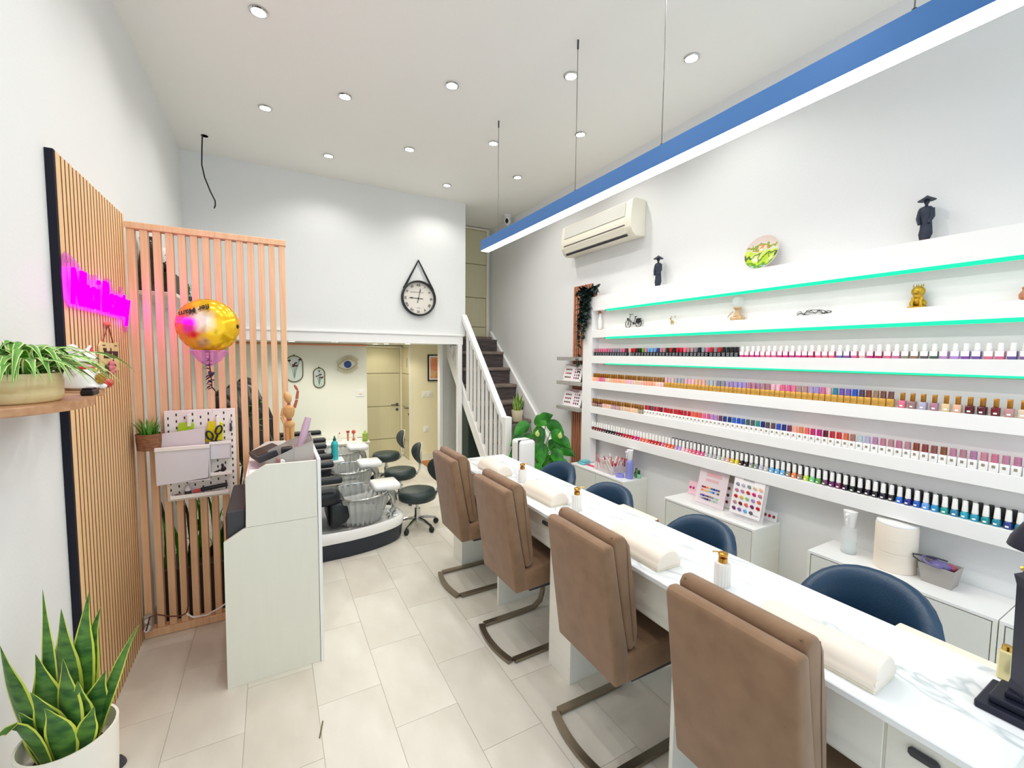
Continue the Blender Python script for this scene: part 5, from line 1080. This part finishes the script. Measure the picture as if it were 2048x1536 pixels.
# ================================================================== PEDICURE STATIONS
PORC = mat('gloss_white_basin', (246, 246, 244), .15, coat=.5); BASEB = mat('blue_black_base', (34, 42, 54), .35)
def pedi(label, loc):
    t = thing('pedicure_station', label, 'pedicure chair', loc, 0, 'row of three pedicure spa chairs')
    def hull(k, z, xo=0, n=40):
        pts = []
        for i in range(n):
            a = 2*pi*i/n; c, s = cos(a), sin(a)
            x = .36+.72*abs(c)**.72*(1 if c > 0 else -1); y = .325*abs(s)**.62*(1 if s > 0 else -1)*(1-.20*max(0, (x-.45)/.63)**1.6)
            pts.append((.36+(x-.36)*k+xo, y*k, z))
        return pts
    b = B(); b.skin([b.ring(hull(.93, 0)), b.ring(hull(.97, .03)), b.ring(hull(.99, .15))]); obj('base', b, BASEB, t, True, 50, world=False)
    b = B(); rs = []
    def rise(p, z): x = p[0]; return (p[0], p[1], z+.10*max(0, (.45-x)/.8)**1.3)
    for k, z in ((.99, .145), (1.0, .16), (1.0, .215), (.97, .235), (.90, .23), (.80, .20), (.3, .19)): rs.append(b.ring([rise(p, z if z > .15 else z) if z > .15 else p for p in hull(k, z)]))
    b.skin(rs); obj('rim', b, PORC, t, True, 50, world=False)
    b = B().lathe([(.185, .205), (.212, .26), (.245, .36), (.260, .45), (.264, .47), (.258, .47), (.251, .44), (.204, .27), (.180, .215), (.001, .215)], (.68, 0, 0), 140, flute=28, fa=.045)
    obj('basin', b, mat('fluted_clear_basin', (248, 251, 249), .05, trans=.72, ior=1.3), t, True, 80, world=False)
    obj('basin_rim', B().tube([(.68+.264*cos(2*pi*i/40), .264*sin(2*pi*i/40), .472) for i in range(40)], .008, 8, closed=True), CHROME, t, True, world=False)
    b = B()
    for k in range(5): b.tube([(.93+.02*k, -.06+.03*k, .21), (.99+.012*k, -.06+.03*k, .30), (.97+.012*k, -.06+.03*k, .40), (.92+.01*k, -.05+.025*k, .47)], .018, 8)
    obj('footrest_support', b, mat('chromed_support', (190, 194, 192), .15, .8), t, True, world=False)
    obj('footrest', B().box(.79, 1.045, -.125, .125, .465, .540, .032, 3), PORC, t, True, 60, world=False)
    f = obj('faucet', B().lathe([(.022, .225), (.022, .25), (.012, .255), (.012, .29), (.001, .292)], (.93, -.17, 0), 14).tube([(.93, -.17, .28), (.90, -.16, .31), (.86, -.14, .30)], .009, 8), CHROME, t, True, world=False)
    obj('tap_handle', B().box(.965, 1.0, -.14, -.12, .225, .24, .003).lathe([(.016, .225), (.016, .245), (.001, .247)], (.99, -.05, 0), 12), CHROME, f, world=False)
    obj('seat_base', B().box(-.32, .34, -.27, .27, .15, .44, .03, 2), BLEA, t, True, world=False)
    b = B().box(-.10, .50, -.235, .235, .43, .585, .07, 4); obj('seat_cushion', b, BLEA, t, True, 70, world=False)
    obj('cushion_piping', B().tube([(.495, -.20, .50), (.505, 0, .495), (.495, .20, .50)], .006, 6), DGRAY, t, True, world=False)
    obj('leg_rest', B().prism([(.40, .24), (.535, .26), (.575, .32), (.56, .42), (.50, .46), (.40, .45)], 'y', -.215, .215, .03, 3), BLEA, t, True, 70, world=False)
    obj('backrest', B().prism([(-.06, .50), (-.44, 1.36), (-.36, 1.44), (-.22, 1.34), (-.16, 1.08), (.04, .64), (.10, .54)], 'y', -.25, .25, .05, 3), BLEA, t, True, 70, world=False)
    obj('headrest', B().prism([(-.38, 1.22), (-.43, 1.40), (-.36, 1.47), (-.24, 1.42), (-.22, 1.26)], 'y', -.19, .19, .04, 3), BLEA, t, True, 70, world=False)
    for s in (-1, 1):
        y = .285*s
        a = obj('armrest', B().box(-.05, .50, y-.045, y+.045, .655, .715, .022, 3), BLEA, t, True, world=False)
        obj('armrest_post', B().box(.0, .08, y-.03, y+.03, .40, .66, .01), BLEA, a, world=False); obj('armrest_trim', B().box(-.04, .505, y-.047*1, y+.047, .65, .662, .004), GRAYP, a, world=False)
    return t
pd = pedi('nearest black and white pedicure spa chair with fluted clear basin', (.0, 4.12, 0))
dup(pd, (.03, 5.03, 0), None, 'middle black and white pedicure spa chair of the row')
dup(pd, (.06, 5.98, 0), None, 'farthest black and white pedicure spa chair, next to the rear wall')
def bottle2(label, loc, col, capc, h, r):
    t = thing('squeeze_bottle', label, 'bottle', loc)
    obj('body', B().lathe([(r*.9, 0), (r, .005), (r, h*.3), (r*.86, h*.42), (r, h*.6), (r*.9, h*.72), (r*.42, h*.80)], n=18), mat('bottle_' + label.split()[0], col, .25), t, True, world=False)
    obj('cap', B().lathe([(r*.45, h*.795), (r*.45, h*.86), (r*.22, h*.93), (r*.16, h), (.001, h)], n=14), mat('cap_' + label.split()[0], capc, .3), t, True, world=False)
bottle2('turquoise spray bottle with dark cap beside the middle pedicure basin', (.555, 4.78, .64), (60, 190, 196), (30, 96, 100), .25, .036)
tag(obj('side_shelf', B().box(.46, .64, 4.70, 4.90, .62, .64, .004), PORC), 'small white side shelf carrying the turquoise bottle', 'shelf').__setitem__('kind', 'thing')

# rolling stools --------------------------------------------------------------
def roller(label, loc, rz):
    t = thing('rolling_stool', label, 'stool', loc, rz, 'dark rolling stools in front of the pedicure chairs')
    obj('seat', B().lathe([(.02, .29), (.155, .29), (.182, .305), (.188, .35), (.172, .388), (.12, .398), (.001, .40)], n=32), GLEA, t, True, 60, world=False)
    obj('gas_column', B().lathe([(.03, .07), (.03, .20), (.018, .20), (.018, .29)], n=16), CHROME, t, True, world=False)
    br = obj('back_bracket', B().tube([(.05, 0, .287), (.195, 0, .30), (.235, 0, .37), (.24, 0, .48)], (.022, .006), flat=(0, 1, 0)), CHROME, t, world=False)
    b = B(); b.skin([b.ring([(.232+dx+.03*cos(2*pi*i/24)**2*-.0-.05*(sin(2*pi*i/24)*r_)**2, .135*sin(2*pi*i/24)*r_, .56+.125*cos(2*pi*i/24)*r_) for i in range(24)]) for dx, r_ in ((-.022, .3), (-.022, .88), (-.010, 1.0), (.010, 1.0), (.018, .9), (.018, .3))])
    obj('back_pad', b, GLEA, t, True, 60, world=False)
    obj('back_rim', B().tube([(.252-.05*(sin(2*pi*i/28))**2, .138*sin(2*pi*i/28), .56+.128*cos(2*pi*i/28)) for i in range(28)], .006, 6, closed=True), mat('light_grey_rim', (206, 202, 190), .4), t, True, world=False)
    for k in range(5):
        a = 2*pi*k/5
        l = obj('leg', B().tube([(.02*cos(a), .02*sin(a), .10), (.10*cos(a), .10*sin(a), .092), (.20*cos(a), .20*sin(a), .062)], [.018, .015, .012], 8), CHROME, t, True, world=False)
        obj('caster', B().lathe([(.024, -.014), (.028, -.006), (.028, .006), (.024, .014)], (.205*cos(a), .205*sin(a), .028), 14, tilt=Rz(a) @ Rx(pi/2)), BLACK, l, True, world=False); obj('caster_fork', B().box(.195*cos(a)-.012, .195*cos(a)+.012, .195*sin(a)-.012, .195*sin(a)+.012, .05, .066, .002), DGRAY, l, world=False)
    return t
rs_ = roller('dark green rolling stool with chrome base nearest the camera, by the near basin', (1.25, 4.17, 0), radians(7))
dup(rs_, (1.30, 5.02, 0), radians(0), 'dark green rolling stool in the middle, by the second basin')
dup(rs_, (1.35, 5.95, 0), radians(0), 'dark green rolling stool farthest away, in front of the cream door')

# ================================================================== REAR ROOM
t = thing('console', 'low white console with bottles on top against the rear wall', 'console', (.93, 6.8, 0))
obj('top', B().box(.60, 1.27, 6.62, 6.98, .415, .435, .003), WHITE, t); obj('body', B().box(.62, 1.25, 6.64, 6.97, 0, .415), MELA, t); obj('drawer', B().box(.63, .93, 6.632, 6.642, .05, .40, .002).box(.94, 1.24, 6.632, 6.642, .05, .40, .002), WHITE, t)
bottle2('lime squeeze bottle at the right front edge of the rear console', (1.20, 6.66, .4355), (160, 186, 84), (176, 200, 110), .17, .04)
bottle2('white squeeze bottle at the left on the rear console', (.86, 6.80, .4355), (236, 234, 226), (206, 96, 110), .14, .026)
t = thing('nail_brush', 'reddish brown brush standing on the rear console', 'brush', (.98, 6.8, .436)); obj('handle', B().box(.965, .99, 6.79, 6.81, .4355, .56, .005), WOODD, t); obj('bristles', B().box(.955, 1.0, 6.785, 6.815, .56, .59, .004), pm((170, 60, 60)), t)
t = thing('red_puff_brush', 'round red headed brush on the rear console', 'brush', (1.06, 6.8, .436)); obj('handle', B().lathe([(.02, 0), (.02, .03), (.008, .04), (.008, .10)], (1.06, 6.8, .4355), 12), WOODD, t, True); obj('puff', B().ell((1.06, 6.8, .565), .03, .03, .032), pm((206, 84, 70)), t, True)
t = thing('small_tray', 'small white tray with tools at the right of the rear console', 'tray', (1.17, 6.85, .436)); obj('tray', B().box(1.10, 1.24, 6.80, 6.90, .4355, .46, .004), WHITE, t); obj('tool', B().tube([(1.12, 6.84, .464), (1.22, 6.86, .464)], .004, 6), DGRAY, t)
# oval dried flower frames
def oval_frame(label, cx_, cz_, hw, hh, seed):
    t = thing('pressed_flower_frame', label, 'picture', (cx_, 7.0, cz_), 0, 'two oval pressed flower frames')
    pts = [(cx_+hw*cos(a), 6.985, cz_+(hh-hw)*(1 if a < pi else -1)+hw*sin(a)) for a in [2*pi*i/40+.001 for i in range(40)]]
    obj('rim', B().tube(pts, .007, 6, closed=True), mat('dark_brass_rim', (110, 100, 50), .4, .6), t, True)
    obj('glass', B().prism([(p[0], p[2]) for p in pts], 'y', 6.984, 6.987), mat('pale_mint_glass', (226, 238, 232), .1, alpha=.5), t)
    random.seed(seed); st_ = mat('dried_stem', (120, 140, 120), .8); fm = mat('dried_plum_flower', (86, 30, 44), .8)
    for k in range(7):
        u = random.uniform(-.7, .7)*hw; v = random.uniform(.0, .75)*hh
        obj('stem', B().tube([(cx_, 6.980, cz_-hh*.75), (cx_+u*.4, 6.980, cz_+v*.2-.03), (cx_+u, 6.980, cz_+v)], .0022, 5), st_, t)
        obj('flower', B().ell((cx_+u, 6.979, cz_+v), hw*.18, .003, hw*.10, 8, 6, rot=Ry(random.uniform(-.6, .6))).ell((cx_+u+hw*.12, 6.979, cz_+v+hw*.06), hw*.10, .003, hw*.10, 8, 6), fm, t)
    obj('hook', B().ell((cx_, 6.985, cz_+hh+.012), .009, .006, .009, 8, 6), BLACK, t)
oval_frame('larger oval frame with pressed dark flowers on the rear wall beside the screen', .285, 1.52, .112, .187, 2)
oval_frame('smaller oval frame with pressed flowers between the larger one and the eye', .613, 1.383, .075, .145, 9)
t = thing('eye_ornament', 'blue eye wall ornament with thin gold lashes on the rear wall', 'wall ornament', (1.016, 7.0, 1.58)); ex, ez = 1.018, 1.578
GT = mat('gold_wire', (196, 170, 90), .35, .7)
up_ = [(ex-.145+.29*i/16, 6.985, ez-.02+.085*sin(pi*i/16)+.04*i/16) for i in range(17)]; lo_ = [(ex-.145+.29*i/16, 6.985, ez-.02-.075*sin(pi*i/16)+.04*i/16) for i in range(17)]
obj('lid', B().tube(up_, .005, 6).tube(lo_, .005, 6), GT, t, True)
for arr, s in ((up_, 1), (lo_, -1)):
    for i in range(1, 16):
        p = arr[i]; d = Vector(((i-8)/14, 0, s*1.0)).normalized()*.055; obj('lash', B().tube([(p[0]+d.x*.2, 6.985, p[2]+d.z*.2), (p[0]+d.x*1.15, 6.985, p[2]+d.z*1.15)], .003, 5), GT, t)
obj('iris', B().lathe([(.058, 0), (.056, .016), (.001, .018)], (ex, 6.998, ez+.005), 28, tilt=Rx(pi/2)), mat('deep_blue_iris', (22, 70, 150), .3, rgb2=(14, 44, 110), scale=(30, 30, 30)), t, True); obj('iris_ring', B().tube([(ex+.06*cos(2*pi*i/28), 6.985, ez+.005+.06*sin(2*pi*i/28)) for i in range(28)], .006, 6, closed=True), WHITE, t, True)
def plate_switch(name, label, cx_, y_, cz_, hw, hh, knobs, cat='switch'):
    t = thing(name, label, cat, (cx_, y_, cz_)); obj('plate', B().box(cx_-hw, cx_+hw, y_-.010, y_-.0005, cz_-hh, cz_+hh, .003), WHITE, t)
    for k in knobs: obj('button', B().lathe([(.026, 0), (.026, .006), (.020, .009), (.001, .009)], (cx_+k, y_-.009, cz_), 16, tilt=Rx(pi/2)), CREAM, t, True)
plate_switch('light_switch', 'single round white light switch on the rear wall under the eye ornament', 1.20, 7.0, 1.135, .06, .055, (0,))
plate_switch('double_switch', 'double round light switch below the framed poster', 2.245, 6.9, 1.092, .085, .045, (-.04, .04))
plate_switch('wall_outlet', 'white wall outlet low on the wall under the double switch', 2.225, 6.9, .51, .048, .048, (0,), 'socket')
t = thing('framed_poster', 'black framed poster of hands with pink nails and roses by the stairs', 'poster', (2.40, 6.9, 1.53)); fx0, fx1, fz0, fz1 = 2.252, 2.60, 1.305, 1.745
for (a_, b_, c_, d_) in ((fx0, fx0+.02, fz0, fz1), (fx1-.02, fx1, fz0, fz1), (fx0+.02, fx1-.02, fz0, fz0+.02), (fx0+.02, fx1-.02, fz1-.02, fz1)): obj('frame', B().box(a_, b_, 6.875, 6.899, c_, d_, .002), BLACK, t)
obj('mount', B().box(fx0+.02, fx1-.02, 6.885, 6.888, fz0+.02, fz1-.02), PAPER, t)
obj('print', B().box(fx0+.045, fx1-.045, 6.8835, 6.885, fz0+.045, fz1-.045), mat('orange_pink_print', (240, 196, 150), .6, rgb2=(236, 130, 90), scale=(9, 9, 7)), t)
HS = mat('hand_pink_print', (238, 150, 110), .6)
for k in range(4): obj('printed_finger', B().tube([(fx0+.075+.035*k, 6.882, 1.56), (fx0+.085+.042*k, 6.882, 1.67-.01*abs(k-1))], [.013, .010], 8), HS, t, True)
obj('printed_palm', B().ell((fx0+.13, 6.882, 1.53), .07, .002, .06), HS, t)
for k in range(4): obj('printed_rose', B().ell((fx0+.08+.05*k, 6.882, 1.40+.015*(k % 2)), .024, .003, .022), pm(jit((226, 180, 110))), t, True)
t = thing('floor_mat_box', 'low white step box with brown wooden top by the foot of the stairs enclosure', 'box', (2.1, 6.2, 0)); obj('box', B().box(1.975, 2.15, 5.98, 6.42, 0, .085), WHITE, t); obj('top', B().box(1.97, 2.155, 5.975, 6.425, .085, .10, .002), mat('orange_brown_wood', (176, 104, 48), .5, var=.2), t)
tr = {}
for x, y, lb, pw in ((.242, 6.45, 'small rear ceiling spot above the pressed flower frames', BACK_W*.6), (1.45, 7.05, 'small rear ceiling spot, left of the group by the door', BACK_W*.12), (1.62, 7.1, 'small rear ceiling spot, second of the group by the door', BACK_W*.12), (1.55, 6.75, 'small rear ceiling spot, third of the group by the door', BACK_W*.12), (1.80, 6.45, 'small rear ceiling spot nearest the poster wall', BACK_W*.6), (.75, 6.2, 'small added rear ceiling spot above the far pedicure chair', BACK_W), (.2, 5.75, 'small added rear ceiling spot just behind the lintel', BACK_W), (1.4, 5.9, 'small added rear ceiling spot above the rear passage', BACK_W)):  # full-power spots are extras added to brighten the rear room
    q = ceiling_spot(lb, x, y, 1.9, 'spots under the mezzanine', pw, (1.0, .97, .86), tr.get(pw), .055); tr.setdefault(pw, q)
# plants and things behind the slat screen -----------------------------------------
tag(obj('plant_wall_shelf', B().box(XL+.001, -.52, 3.45, 4.75, 2.10, 2.125, .003), WHITE), 'white wall shelf with plants behind the slat screen', 'shelf')
ZP = 2.125
t = thing('black_vase', 'tall black glazed vase on the plant shelf behind the screen', 'vase', (-.675, 3.66, ZP)); obj('vase', B().lathe([(.05, 0), (.062, .02), (.064, .20), (.05, .30), (.055, .36), (.05, .365), (.045, .30)], (-.675, 3.66, ZP), 22), mat('gloss_black_glaze', (36, 34, 36), .15, coat=.4), t, True, 60)
def cow():
    m = mat('black_white_patches', (246, 244, 240), .4); nt = m.node_tree; tc = nt.nodes.new('ShaderNodeTexCoord'); v = nt.nodes.new('ShaderNodeTexNoise'); v.inputs['Scale'].default_value = 18; nt.links.new(tc.outputs['Object'], v.inputs['Vector'])
    cr = nt.nodes.new('ShaderNodeValToRGB'); cr.color_ramp.interpolation = 'CONSTANT'; cr.color_ramp.elements[0].color = (.92, .91, .88, 1); cr.color_ramp.elements[1].color = (.015, .015, .015, 1); cr.color_ramp.elements[1].position = .54
    nt.links.new(v.outputs['Fac'], cr.inputs[0]); nt.links.new(cr.outputs[0], nt.nodes['Principled BSDF'].inputs['Base Color']); return m
t = thing('patched_vase', 'black and white patched vase on the dark box on the plant shelf', 'vase', (-.645, 3.86, ZP+.17)); obj('vase', B().lathe([(.04, 0), (.06, .03), (.062, .12), (.045, .17), (.04, .17)], (-.645, 3.86, ZP+.1705), 22), cow(), t, True, 60)
tag(obj('dark_crate', B().box(-.72, -.57, 3.78, 3.95, ZP, ZP+.17, .004), mat('dark_green_crate', (52, 58, 44), .6, var=.4, scale=(40, 40, 40))), 'dark crate under the patched vase on the plant shelf', 'box')
for k, (y, lb) in enumerate(((4.10, 'small green trailing plant nearest the patched vase on the plant shelf'), (4.32, 'second small green trailing plant on the plant shelf'), (4.55, 'third small green trailing plant at the far end of the plant shelf'))):
    t = thing('shelf_plant', lb, 'plant', (-.61, y, ZP), 0, 'small plants on the shelf behind the screen'); obj('pot', B().lathe([(.04, 0), (.05, .09), (.045, .09), (.04, .07)], (-.62, y, ZP), 16), DGRAY, t, True, 60)
    random.seed(30+k)
    for q in range(26):
        a = random.uniform(0, 2*pi); d = Vector((cos(a)*.6, sin(a), 0)); bs = Vector((-.615, y, ZP+.08)); L_ = random.uniform(.05, .10); tip = bs+d*L_+Vector((0, 0, random.uniform(-.04, .12)))
        obj('leaf', B().blade(bs, tip, bs+d*L_*.5+Vector((0, 0, .09)), .014, (-sin(a), cos(a), 0), n=4), LEAFL if q % 2 else LEAFD, t)
t = thing('bamboo_palm', 'green leafy palm in a white pot on the floor behind the pedicure chair', 'plant', (-.30, 4.62, 0)); obj('pot', B().lathe([(.10, 0), (.13, .01), (.15, .28), (.14, .28), (.13, .24)], (-.36, 4.57, 0), 24), POTW, t, True, 60)
random.seed(44)
for k in range(3): obj('stem', B().tube([(-.36+.02*k, 4.57, .2), (-.32+.04*k, 4.57, .8), (-.22+.06*k, 4.57, 1.32)], .009, 6), LEAFD, t, True)
for q in range(46):
    f = random.uniform(.45, 1.0); k = random.randrange(3); p = Vector((-.36+.02*k+(.14+.04*k)*f, 4.57, .2+1.12*f)); a = random.uniform(0, 2*pi); d = Vector((cos(a), sin(a)*.7, random.uniform(-.3, .5))).normalized(); L_ = random.uniform(.08, .17)
    obj('leaf', B().blade(p, p+d*L_+Vector((0, 0, -.03)), p+d*L_*.5+Vector((0, 0, .03)), .018, d.cross(Vector((0, 0, 1))), n=4), LEAFP if q % 3 else LEAFL, t)
t = thing('low_planter', 'dark planter box with green leaves on the floor behind the slat screen', 'plant', (-.42, 3.6, 0)); obj('box', B().box(-.68, -.18, 3.42, 3.70, 0, .34, .006), DGRAY, t)
for q in range(60):
    p = Vector((random.uniform(-.66, -.2), random.uniform(3.45, 3.66), .32)); a = random.uniform(0, 2*pi); h = random.uniform(.1, .55); tip = p+Vector((cos(a)*.1, sin(a)*.08, h)); obj('leaf', B().blade(p, tip, p+Vector((0, 0, h*.7)), .014, (-sin(a), cos(a), 0), n=4), LEAFP if q % 3 else LEAFD, t)
